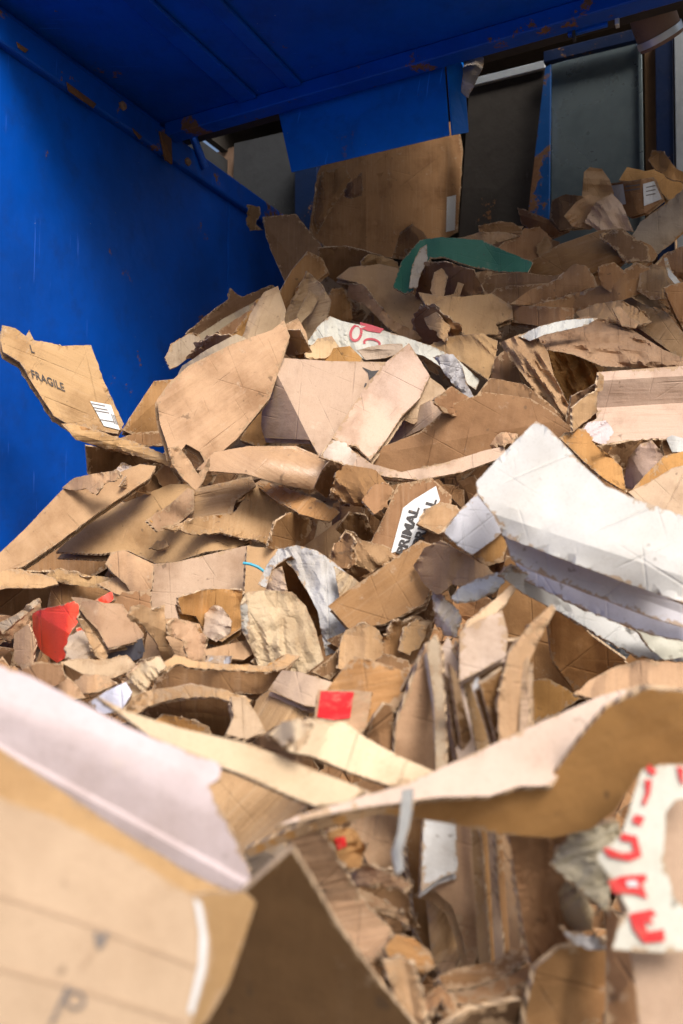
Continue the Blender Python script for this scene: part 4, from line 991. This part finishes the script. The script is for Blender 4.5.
# red-printed board group
S(ct, 'sheet coloured dark for the shaded gap behind the red-printed board', '250,744 276,726 330,716 366,716 372,744 320,760 270,762', s=(0, .8), c='umber', tear=1.4, d=1.85)  # fill sheet painting the dark of the gap
S(ct, 'small pale square board left of the red-printed board', '268,690 282,670 300,672 332,682 326,708 306,706', s=(0, -.8), c='pink', mat=M_SMOOTH, tear=.6, d=1.86, grain=20)
S(ct, 'orange-brown ribbed board above the red print', '324,694 340,672 354,656 384,664 412,674 408,690 386,724 366,738 356,716 352,692', s=(.1, -.3), c='orange', mat=M_RIB, tear=.9, grain=80, d=1.82)
rp = S('red_printed_board', 'small ribbed board with bright red printed block', '314,722 318,690 354,690 372,692 366,728 352,742 334,730', s=(.05, -.3), c='tan', mat=M_RIB, tear=1.0, grain=70, d=1.78)
decal('red_block', rp, [[(317, 717), (321, 691), (354, 692), (350, 718), (334, 720)]], INKRED, .004)
S(ct, 'brown pointed board standing right of the red-printed board', '362,748 372,720 384,704 393,706 394,750 378,756', s=(.2, -.2), c='brown', tear=.7, d=1.75)

# white bundle at right
S(cp, 'carton face tilted down to darken the hollow under the white bundle', '496,600 506,556 560,570 640,610 660,640 640,664 600,684 566,696 516,694', s=(0, .8), c='brown', tear=.6, d=2.12, mat=M_SMOOTH)  # faces downward on purpose, so the hollow reads dark
S('plastic_film', 'black glossy plastic film under the white bundle', '556,612 580,614 612,634 632,652 624,662 598,650 570,634', s=(.1, -.3), c=(.01, .013, .018), mat=M_GLOSS, th=.001, nb=12, bend=.6, cat='plastic', d=1.98)
S(cp, 'orange crumpled board below the hollow under the white bundle', '522,702 530,682 546,678 566,688 580,698 560,712 530,724', s=(0, -.5), c='orange', tear=1.2, d=1.82, nb=6, bend=.25)
S(cs, 'inner brown wall of the hollow below the white bundle', '546,616 562,606 592,636 626,660 600,680 574,690 552,660', s=(-.4, .8), c='orange', tear=.5, d=2.04, mat=M_SMOOTH)
S(cp, 'torn tan liner hanging at the left end of the white bundle', '413,566 424,548 440,540 462,552 486,566 496,576 474,588 452,584 436,594 424,584', s=(0, -.7), c='tan', tear=2.0, nb=5, d=2.0)
S('white_roll', 'rolled white paper end under the torn liner', '451,598 458,588 478,578 498,572 506,580 496,592 474,602 456,604', s=(0, -.5), c='cool', mat=M_PAPER, th=.002, bulge=[(452, 596, 505, 580, 12, .03)], cat='paper', d=1.96, tear=1.2)
S('grey_pulp', 'rough grey paper pulp lump above the standing boards', '432,592 442,594 452,604 462,618 456,636 444,636 434,622', s=(0, -.9), c='pulp', mat=M_PAPER, nb=14, bend=.7, tear=2.5, warp=.012, cat='paper', d=2.0)
S('white_board', 'lower white board layer with torn edge under the white bundle', '498,574 512,566 548,584 600,614 640,634 696,650 696,664 664,660 640,658 606,640 560,612 524,594', s=(-.3, -.6), c='cool', mat=M_COAT, tear=2.2, d=1.86, nb=3)
S('white_board', 'right lower white board with torn brown notch at the right edge', '632,622 660,628 696,632 696,656 664,660 648,646', s=(0, -.2), c='white', mat=M_COAT, tear=2, d=1.78)
wd = thing('white_bundle', pt(np.float64(580), np.float64(600), np.float64(1.8)), 'big folded bundle of white faced board at right', 'cardboard')
S('tan_core', None, '470,554 482,540 498,532 508,544 502,562 486,566', s=(.2, -.3), c='orange', parent=wd, d=1.9, tear=1.4)
S('end_flap', None, '444,532 462,508 480,490 498,512 508,526 494,540 472,555 458,546', s=(.4, -.5), c='cool', mat=M_COAT, parent=wd, d=1.88, tear=1.0)
S('lowest_layer', None, '508,550 540,568 600,590 660,614 700,628 700,644 650,634 600,616 560,598 524,580', s=(-.3, -.4), c='cool', mat=M_COAT, parent=wd, d=1.80, tear=.9, nb=2, bend=.1)  # cool tint puts bluish shade into the white
S('middle_layer', None, '500,526 560,550 640,580 700,600 700,632 650,617 590,594 540,574 512,560', s=(-.3, .25), c='cool', mat=M_COAT, parent=wd, d=1.77, tear=.6, nb=1, bend=.1, folds=[(500, 548, 700, 620, -.5)])  # bluish shade tinted in here too
S('top_layer', None, '536,421 548,428 562,442 582,464 606,486 640,500 700,522 700,608 640,588 560,558 503,536 494,516 478,494 476,482 500,456', s=(-.2, -.85), c='white', mat=M_COAT, parent=wd, d=1.74, tear=1.3, nb=5, bend=.10, warp=.006, grain=70,
  folds=[(476, 488, 610, 484, .25), (486, 500, 700, 566, .3), (494, 514, 700, 582, .45), (520, 440, 600, 490, -.12)])

# standing boards in the lower middle
S(ct, 'filler board coloured dark for the shade behind the standing boards', '384,780 396,700 424,650 520,640 530,720 500,760 470,800', s=(.1, .8), c='umber', tear=.6, d=1.85)  # added behind the boards, its umber standing in for deep shade
S(ct, 'leftmost tall tan board of the standing bundle', '392,784 396,724 410,686 426,644 434,640 444,784', s=(.35, -.1), c='tan', mat=M_SMOOTH, tear=.4, d=1.70, nb=1, bend=.1)
S(ct, 'narrow board edge coloured pale as if lit, right of the leftmost standing board', '426,646 435,634 442,652 448,784 436,784 434,700', s=(-.6, -.5), c='cream', mat=M_SMOOTH, tear=.4, d=1.66, nb=0)  # cream colour carries the light on this edge
S(ct, 'broad leaning board with face coloured pale as if lit in the standing bundle', '440,652 448,636 456,656 470,716 482,784 462,784 450,720', s=(-.4, -.5), c='cream', mat=M_SMOOTH, tear=.4, d=1.63, nb=0)  # light on the face is put into its cream colour
S(ct, 'sheet coloured dark for the shaded slot of the standing bundle', '450,664 456,672 470,730 478,784 468,784 458,720', s=(1.2, .5), c='umber', tear=.3, d=1.62, nb=0)  # dark strip painting the shade of the slot
S(ct, 'tan board right of the dark slot in the standing bundle', '456,640 466,650 482,700 498,784 480,784 468,706', s=(.4, -.2), c='tan', mat=M_SMOOTH, tear=.4, d=1.60, nb=1, bend=.1)
S(ct, 'thin edge coloured white as if lit, below the pale square flap', '470,684 478,676 492,720 506,772 498,776 484,724', s=(-.5, -.4), c='cool', mat=M_SMOOTH, tear=.4, d=1.58, nb=0)  # whitened in colour to look lit along the edge
S(ct, 'brown board in shade below the pale square flap', '480,684 504,668 514,700 512,784 502,784 494,730', s=(.5, .2), c='brown', mat=M_SMOOTH, tear=.4, d=1.57, nb=0)
S(ct, 'tall tan board with torn slanting top right of the pale square flap', '500,784 498,700 508,654 530,624 552,604 556,609 544,630 530,660 528,700 530,784', s=(.25, -.2), c='tan', tear=1.1, d=1.55, nb=2, bend=.15, liner=False)
S(ct, 'pale ribbed edge strip on the tall board with slanting top', '520,666 528,656 530,760 519,770', s=(-.4, -.3), c='pale', mat=M_RIB, tear=.5, d=1.52, nb=0, grain=90)
S(cp, 'slender pale board strip above the pale square flap', '461,638 470,620 494,600 512,584 516,588 506,604 484,624 468,640', s=(0, -.7), c='pale', tear=1.0, d=1.62)
S(cf, 'pale square flap on the standing boards below the white bundle', '459,682 460,632 478,620 502,610 508,634 506,656 486,668', s=(0, -.35), c='cream', mat=M_SMOOTH, tear=.6, nb=1, bend=.05, d=1.52)

# right side over the long flap
S(cs, 'tan sheet with curled lip above the long foreground flap at right', '574,694 590,680 612,668 640,660 696,664 696,694 640,692 600,700', s=(0, -1.0), c='tan', tear=1.3, d=1.5, nb=4)

# lower middle
S(ct, 'tan standing board behind the long flap, left of the white folded board', '350,830 356,790 404,796 414,880 418,934 392,906 366,860', s=(.2, -.1), c='tan', tear=.8, d=1.5, grain=10)
S(ct, 'dark vertical board left of the white folded board', '404,800 424,800 432,900 436,972 416,930 408,860', s=(.5, 0), c='brown', tear=.7, d=1.42)
S(ct, 'leftmost dark upright board of the stacked bundle', '464,800 484,804 494,960 482,980 470,960', s=(.7, 0), c='umber', tear=.7, d=1.46)
S(ct, 'second dark upright board of the stacked bundle', '480,804 496,806 508,958 494,974', s=(.8, 0), c='brown', tear=.7, d=1.43)
S(ct, 'rightmost upright board of the stacked bundle', '494,806 512,812 524,930 526,966 506,966', s=(.6, 0), c='brown', tear=.8, d=1.40)
S(ct, 'tan ribbed board curving at the bottom of the stacked bundle', '424,884 446,892 460,912 466,940 456,968 446,978 432,962 428,920', s=(.1, -.3), c='tan', mat=M_RIB, tear=.8, d=1.40, grain=30, folds=[(428, 960, 466, 936, -.5)])
S(ct, 'long smooth tan board of the stacked bundle with rolled left rim', '420,888 440,878 456,880 455,815 470,824 476,900 480,950 470,976 462,936 452,906 436,892', s=(.2, -.2), c='tan', mat=M_SMOOTH, tear=.7, d=1.36)
S('lit_folded_board', 'folded board face coloured white as if lit, between the upright boards', '424,806 456,808 458,872 440,878 421,892', s=(.1, -.4), c='cool', mat=M_SMOOTH, tear=.6, d=1.33, grain=0)  # lit look comes from the whitish board colour
for i, (lab, col_, x0, x1, sxv) in enumerate((('first', 'tan', 470, 480, -.5), ('second', 'brown', 480, 487, .9), ('third', 'pale', 486, 494, -.5), ('fourth', 'brown', 494, 502, .8), ('fifth', 'tan', 501, 511, -.4))):
    S(ct, lab + ' from the left of the packed upright boards under the long flap', '%d,812 %d,812 %d,%d %d,%d' % (x0, x1, x1 + 10, 966 - 4 * i, x0 + 9, 970 - 4 * i), s=(sxv, -.1), c=col_, mat=M_SMOOTH, tear=.5, d=1.32 - .012 * i, nb=1, bend=.08, liner=False)
for i, (lab, px) in enumerate((('uppermost', '438,976 456,968 492,962 524,940 530,956 506,976 470,988 446,990'), ('middle', '436,994 470,990 508,976 532,962 530,978 500,994 464,1004 442,1004'), ('lowest', '440,1012 474,1002 512,990 542,982 536,994 504,1006 466,1020 446,1022'))):
    S(ct, lab + ' of the three bent board ends under the upright bundle', px, s=(0, -1.1), c='brown', mat=M_RIB, grain=90, tear=.9, d=1.33 - .05 * i, nb=4)
S(cp, 'small bent board offcut left of the three bent board ends', '420,1012 426,996 440,984 452,996 462,1016 452,1020 440,1002 430,1014', s=(0, -.3), c='brown', tear=1, d=1.24)
S(cp, 'dark fan of crumpled shreds beside the upright boards', '324,866 334,846 350,850 372,868 396,872 412,884 410,912 420,926 396,934 376,918 352,890', s=(0, -.3), c='umber', mat=M_PAPER, nb=16, bend=.6, tear=2.8, d=1.36, warp=.012)
S(cp, 'tan crumpled tongue curling over the shreds', '326,868 346,862 372,866 398,876 412,884 402,890 378,884 354,886 338,880', s=(0, -.7), c='tan', mat=M_PAPER, nb=7, bend=.35, tear=1.8, d=1.28)
S(cp, 'second tan tongue lower in the crumpled shreds', '344,880 362,890 384,900 404,914 410,926 390,916 366,908 350,894', s=(.1, -.4), c='tan', nb=7, bend=.4, tear=2, d=1.26)
ps_ = S('printed_shreds', 'torn shreds with a bit of red print under the long flap', '318,846 330,828 352,826 366,848 360,868 338,866', s=(0, -.4), c='brown', mat=M_PAPER, nb=14, bend=.6, tear=2.6, d=1.4, cat='paper')
decal('red_print', ps_, [[(334, 838), (345, 836), (347, 846), (338, 850)]], INKRED, .006)
S(cp, 'striped ribbed board showing right of the foreground box rim', '206,790 214,770 232,760 282,770 310,796 300,822 262,842 242,854 222,826', s=(0, -.6), c='tan', mat=M_RIB, grain=45, tear=1.4, d=1.28)
S(cp, 'ribbed dull board under the long flap left end', '240,870 246,850 290,836 312,838 300,862 262,884', s=(0, -.4), c='grey', mat=M_RIB, grain=70, tear=1.2, d=1.22)
S(cp, 'long torn tan ribbed strip running down the lower middle', '284,846 296,834 318,826 334,852 352,884 366,904 384,922 392,934 388,956 366,966 352,956 334,930 318,896 300,874', s=(-.1, -.5), c='tan', mat=M_RIB, grain=80, tear=2.2, d=1.18, nb=5)
S(cp, 'curled orange-tan tip at the end of the torn ribbed strip', '384,948 396,934 414,938 430,952 434,966 424,974 408,964 392,964', s=(0, -.5), c='orange', bulge=[(386, 950, 432, 966, 14, .02)], tear=1.4, d=1.16)
S(cp, 'ribbed tan strip hanging at the bottom left of the bent board ends', '384,962 400,956 414,966 424,1000 426,1030 404,1030 396,1000', s=(.2, -.2), c='tan', mat=M_RIB, grain=-10, tear=1.4, d=1.12)

# bottom right
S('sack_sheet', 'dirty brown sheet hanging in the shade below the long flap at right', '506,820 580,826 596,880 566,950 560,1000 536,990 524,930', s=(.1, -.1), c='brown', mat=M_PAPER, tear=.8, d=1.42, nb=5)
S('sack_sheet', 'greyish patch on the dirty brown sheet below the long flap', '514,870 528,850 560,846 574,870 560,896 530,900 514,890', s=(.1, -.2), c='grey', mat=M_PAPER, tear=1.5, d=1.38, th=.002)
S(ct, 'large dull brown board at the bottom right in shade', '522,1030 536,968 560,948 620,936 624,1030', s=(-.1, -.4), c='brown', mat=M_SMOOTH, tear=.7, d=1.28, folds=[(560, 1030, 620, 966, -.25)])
S(cs, 'sheet coloured dark for the shaded hollow under the bent board ends', '440,1030 470,1010 520,1000 550,1030', s=(0, .8), c='dark', tear=.6, d=1.30)  # darkest tone paints the shade at the bottom
S('pulp_lump', 'tan moulded paper lump under the egg-tray pulp piece', '556,896 566,880 584,892 594,910 592,930 574,934 558,916', s=(.1, -.2), c='grey', mat=M_PAPER, nb=8, bend=.5, tear=1.2, d=1.34, cat='paper', bulge=[(560, 890, 590, 930, 16, .04)])
S('pulp_tray', 'dirty off-white moulded pulp tray piece at lower right', '549,864 560,846 574,832 598,826 618,822 622,850 610,884 609,914 594,902 574,884', s=(.1, -.7), c='pulp', mat=M_PAPER, nb=8, bend=.25, tear=1.8, d=1.28, cat='paper', warp=.006)
S('pulp_scrap', 'white torn pulp rim below the moulded pulp tray piece', '562,930 572,932 590,936 612,944 612,952 590,950 572,944', s=(0, -.6), c='white', mat=M_PAPER, tear=1.8, d=1.26, cat='paper')

# foreground: long flap
lf = thing('long_flap', pt(np.float64(470), np.float64(830), np.float64(1.0)), 'long blurred board flap stretching across the foreground to the right edge', 'cardboard')
S('front_face', None, '244,850 300,826 340,812 400,804 480,796 540,788 556,772 580,738 606,708 646,688 710,694 710,768 668,768 636,778 614,812 590,830 552,838 500,834 440,822 380,814 310,832 250,857', s=(-.1, .45), c='orange', mat=M_CLEAN, parent=lf, d=1.0, tear=.5, nb=1, bend=.04, warp=.003, grain=70)  # orange puts the shade of the downward face into the colour
S('top_face', None, '276,826 300,815 360,797 404,784 470,755 540,722 600,696 642,684 618,700 590,726 566,764 552,786 520,786 490,796 440,797 404,802 344,811', s=(0, -.9), c='cream', mat=M_CLEAN, parent=lf, d=.98, tear=.9, nb=1, bend=.04, warp=.003)  # cream lightens the same board as if lit from above
S('tape_strip', None, '402,790 413,788 412,812 408,832 402,852 404,870 396,876 391,852 398,832', s=(0, -.1), c='cool', mat=M_CLEAN, parent=lf, d=.955, th=.0015, tear=.4, nb=2)
S(ct, 'pale board strip with torn end left above the long flap', '270,734 284,724 310,720 346,722 366,738 400,756 436,772 420,784 390,786 350,772 312,756 290,752', s=(0, -1.0), c='cream', mat=M_SMOOTH, tear=1.2, d=1.22, grain=20)
S(cp, 'curled torn fibres at the end of the pale board strip', '272,736 282,722 300,718 314,726 306,742 298,752 292,740 282,746', s=(0, -.4), c='cream', nb=10, bend=.5, tear=2.2, d=1.2)

# foreground right: taped box
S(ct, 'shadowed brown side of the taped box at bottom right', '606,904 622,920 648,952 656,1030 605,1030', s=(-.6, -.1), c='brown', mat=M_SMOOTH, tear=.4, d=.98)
tb = thing('taped_box', pt(np.float64(650), np.float64(1020), np.float64(.92)), 'box corner with white tape printed in red letters at the right edge', 'cardboard box')
S('panel', None, '641,772 660,764 700,764 700,1030 640,1030 630,940 612,880 626,820', s=(-.2, -.35), c='pale', mat=M_CLEAN, parent=tb, d=.92, tear=.5, nb=1, bend=.04, warp=.002)
tp = S('tape', None, '641,770 660,765 700,766 700,796 676,800 666,812 664,860 674,896 700,926 700,950 660,953 612,950 620,920 628,910 614,884 596,856 622,834 632,800', s=(-.2, -.35), c='white', mat=M_CLEAN, parent=tb, d=.90, tear=.5, nb=2, bend=.06, warp=.002, th=.0012)
for poly in ([
  [(649, 764), (657, 771), (654, 776), (646, 770)],
  [(645, 779), (652, 780), (650, 795), (645, 806), (642, 803), (646, 792)],
  [(635, 814), (645, 817), (641, 826), (632, 822)],
  [(622, 833), (637, 836), (642, 856), (630, 861), (610, 857), (603, 850), (606, 847), (622, 853), (634, 852), (632, 842), (620, 840)],
  [(608, 881), (622, 876), (646, 874), (647, 881), (642, 883), (648, 899), (636, 894), (614, 893)],
  [(629, 914), (652, 909), (657, 915), (650, 917), (654, 925), (644, 921), (648, 932), (664, 929), (665, 941), (644, 943), (634, 930)],
  [(677, 766), (684, 768), (684, 786), (680, 780)]]):
    decal('red_letter', tp, [poly], INKRED, .003)
decal('letter_gap', tp, [[(626, 881), (636, 880), (639, 887), (628, 887)]], INKWHITE, .0045)

# foreground left: open box
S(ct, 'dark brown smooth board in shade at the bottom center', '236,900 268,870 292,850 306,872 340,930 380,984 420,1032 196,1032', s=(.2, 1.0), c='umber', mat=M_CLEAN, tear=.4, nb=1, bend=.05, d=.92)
S(cs, 'long pale strip running right from the foreground box rim', '96,696 130,712 180,728 250,744 300,764 366,790 346,802 316,806 290,796 236,772 214,764 150,736', s=(0, -1.0), c='cream', mat=M_CLEAN, tear=.8, d=1.06, nb=2, bend=.05)
S(cp, 'blurred crumpled scrap at the left edge above the foreground box', '-10,716 0,716 12,740 14,760 -10,772', s=(0, -.3), c='tan', mat=M_PAPER, d=.95, nb=6)
fb = thing('foreground_box', pt(np.float64(110), np.float64(1020), np.float64(.7)), 'blurred open tan box with lilac inner flap at the bottom left', 'cardboard box')
S('inner_flap', None, '-14,660 30,676 84,704 130,728 180,748 222,764 220,778 209,786 216,804 234,836 250,872 254,896 226,892 160,864 90,822 30,782 -14,756', s=(.15, -.1), c='lilac', mat=M_CLEAN, parent=fb, d=.84, tear=.5, nb=1, bend=.04, warp=.002, folds=[(222, 784, -14, 690, 1.0, 8), (-14, 736, 250, 880, -.6, .6), (-14, 743, 250, 888, .7, .6), (-14, 700, 250, 836, .15, 2)])
S('floor', None, '-14,740 40,776 110,824 180,868 236,896 190,902 130,862 60,826 -14,800', s=(.1, -.3), c='tan', mat=M_CLEAN, parent=fb, d=.80, tear=.4, nb=0, warp=.002)
S('side_panel', None, '188,896 214,892 246,892 256,902 244,940 228,986 208,1020 196,1032 180,1032 208,960 204,912', s=(.9, -.2), c='tan', mat=M_CLEAN, parent=fb, d=.76, tear=.5, nb=1, bend=.04, warp=.002)
fp = S('front_panel', None, '-14,792 60,820 130,856 190,894 203,904 210,940 208,970 196,1010 186,1036 -14,1036', s=(.1, -.4), c=(.55, .40, .275), mat=M_CLEAN, parent=fb, d=.64, tear=.4, nb=0, warp=.0015, folds=[(-14, 892, 205, 968, .10), (-14, 966, 190, 1022, .08), (120, 1036, 150, 850, .5, 30)])
decal('tape_edge', fp, [[(194, 898), (201, 903), (207, 940), (205, 970), (193, 1014), (188, 1012), (199, 964), (200, 932)]], INKWHITE, .002)
for poly in ([[(94, 932), (98, 931), (100, 938), (104, 932), (109, 932), (105, 944), (100, 950), (96, 946)], ring(75, 1000, 11, 10, 3.5, 20), [(67, 985), (70, 987), (55, 1022), (48, 1026)]]):
    decal('black_symbol', fp, [poly], INKGREY, .002)
FAINT = ink_mat('faint_print', (.41, .285, .185))
decal('faded_print', fp, [[(90, 950), (94, 952), (82, 970), (78, 970)]], FAINT, .002)
decal('score_line', fp, [[(-14, 889), (95, 925), (196, 966), (196, 968.5), (95, 928), (-14, 892)]], FAINT, .0015)
decal('score_line', fp, [[(-14, 964), (80, 988), (186, 1022), (186, 1024.5), (80, 991), (-14, 967)]], FAINT, .0015)

# ------------------------------------------------------------------ what lies under and around the sheets
RIDX = [-400, 0, 200, 262, 300, 330, 460, 520, 570, 640, 700, 1100]
RIDY = [620, 600, 420, 300, 280, 275, 275, 265, 250, 232, 215, 215]
def zbuf(x, y):
    ix = np.clip(((x + Z0) / ZR).astype(int), 0, ZW - 1); iy = np.clip(((y + Z0) / ZR).astype(int), 0, ZH - 1)
    z = ZB[iy, ix]
    return np.where((x < -Z0) | (x > W + Z0) | (y < -Z0) | (y > H_ + Z0), 99.0, z)
def core():
    xs = np.arange(-420, 1110, 12.0); ts = np.linspace(0, 1, 74)
    X = np.repeat(xs[None], len(ts), 0)
    R = np.interp(xs, RIDX, RIDY)
    Y = R[None] + (1250 - R)[None] * ts[:, None]
    dd = D(np.clip(X, -100, 800), Y) + .8
    zb = np.zeros_like(dd)
    for ox in (-8, -4, 0, 4, 8):
        for oy in (-8, -4, 0, 4, 8):
            z = zbuf(X + ox, Y + oy)
            zb = np.maximum(zb, np.where(z < 50, z, 0))
    dd = np.maximum(dd, zb + .06)
    dd = dd + .05 * seg_noise(X, Y, 3, 30.0) + .03 * seg_noise(X, Y, 9, 11.0)
    dd = np.minimum(dd, wall_depth(X, Y) - .015)
    A = pt(X, Y, dd)
    back = A[0] + E1[None] * 1.2
    A = np.concatenate([back[None], A], 0)
    A[..., 2] = np.maximum(A[..., 2], .01)
    n, m = A.shape[:2]
    f = [(i * m + j, (i + 1) * m + j, (i + 1) * m + j + 1, i * m + j + 1) for i in range(n - 1) for j in range(m - 1)]
    o = link_mesh('heap_core', A.reshape(-1, 3), f, CORE)
    ly = o.data.uv_layers.new(name='UVMap')
    li = np.empty(len(o.data.loops), int); o.data.loops.foreach_get('vertex_index', li)
    uv = np.stack([X * .004, Y * .004], -1); uv = np.concatenate([uv[:1], uv], 0).reshape(-1, 2)
    ly.data.foreach_set('uv', uv[li].ravel())
    o.color = PAL['umber'] + (1,)
    tag(o, 'compressed mass of cardboard deep inside the heap', 'cardboard', kind='stuff')
CORE = M_FACE
core()
def fillers(n=2600):
    rng = np.random.RandomState(11)
    VV, FF, UVs, ED = [], [], [], []
    MI = []
    tries = 0; made = 0
    while made < n and tries < n * 8:
        tries += 1
        x = rng.uniform(-330, 1000); 
        r0 = np.interp(x, RIDX, RIDY)
        y = r0 + 18 + rng.rand() * (1180 - r0)
        d = D(min(max(x, -100), 800), y) + rng.uniform(.28, .7)
        sz = rng.uniform(.05, .16) * min(1.0, .35 + d / 3.5)
        nn = np.array([rng.uniform(-.8, .8), -1, rng.uniform(-.2, 1.6)]); nn /= np.linalg.norm(nn)
        t1 = np.cross(nn, rng.normal(size=3)); t1 /= np.linalg.norm(t1); t2 = np.cross(nn, t1)
        k = 9
        an = np.sort(rng.uniform(0, 2 * math.pi, k)); asp = rng.uniform(.35, 1)
        c = pt(np.float64(x), np.float64(y), np.float64(d))
        rr = sz * rng.uniform(.6, 1.1, k)
        bendv = rng.uniform(-1, 1) * sz * .5
        loc = np.stack([rr * np.cos(an), rr * np.sin(an) * asp], -1)
        inner = loc * .5
        loc = np.concatenate([loc, inner, [[0, 0]]])
        P = c + loc[:, :1] * t1 + loc[:, 1:] * t2 + nn * (bendv * np.abs(loc[:, :1]) / sz + rng.normal(size=(len(loc), 1)) * .006)
        # back into pixels
        rel = P - np.array([0, 0, CAMZ])
        dep = rel[:, 1] * CR + rel[:, 2] * SR
        if dep.min() < .5: continue
        up = -rel[:, 1] * SR + rel[:, 2] * CR
        px = CX + F * rel[:, 0] / dep; py = CY - F * up / dep
        if (dep < zbuf(px, py) + .015)[zbuf(px, py) < 50].any(): continue
        if (dep > wall_depth(px, py) - .02).any(): continue
        free = zbuf(px, py) > 50
        if (py < np.interp(px, RIDX, RIDY) + 4)[free].any(): continue
        if P[:, 2].min() < .02: continue
        b0 = len(VV) and sum(len(v) for v in VV)
        Bk = P - nn * .004
        VV.append(np.concatenate([P, Bk])); m = len(P)
        for i in range(k):
            j = (i + 1) % k
            q = [(i, j, k + j, k + i), (k + i, k + j, 2 * k)]
            for f in q:
                FF.append([b0 + a for a in f]); MI.append(0)
                FF.append([b0 + m + a for a in reversed(f)]); MI.append(0)
            FF.append([b0 + i, b0 + m + i, b0 + m + j, b0 + j]); MI.append(1)
        UVs.append(np.concatenate([loc, loc]) + rng.uniform(0, 9, 2))
        e = np.concatenate([np.zeros(k), np.full(k, sz * .4), [sz * .8]]); ED.append(np.concatenate([e, e]))
        made += 1
    V = np.concatenate(VV); UV = np.concatenate(UVs)
    o = link_mesh('cardboard_shreds', V, FF, [FILL, M_EDGE])
    o.data.polygons.foreach_set('material_index', MI)
    ly = o.data.uv_layers.new(name='UVMap')
    li = np.empty(len(o.data.loops), int); o.data.loops.foreach_get('vertex_index', li)
    ly.data.foreach_set('uv', UV[li].ravel())
    at = o.data.attributes.new('edge', 'FLOAT', 'POINT'); at.data.foreach_set('value', np.concatenate(ED))
    o.color = PAL['brown'] + (1,)
    tag(o, 'countless small torn cardboard shreds filling the gaps of the heap', 'cardboard', kind='stuff')
    print('fillers', made)
FILL = M_FACE
fillers()
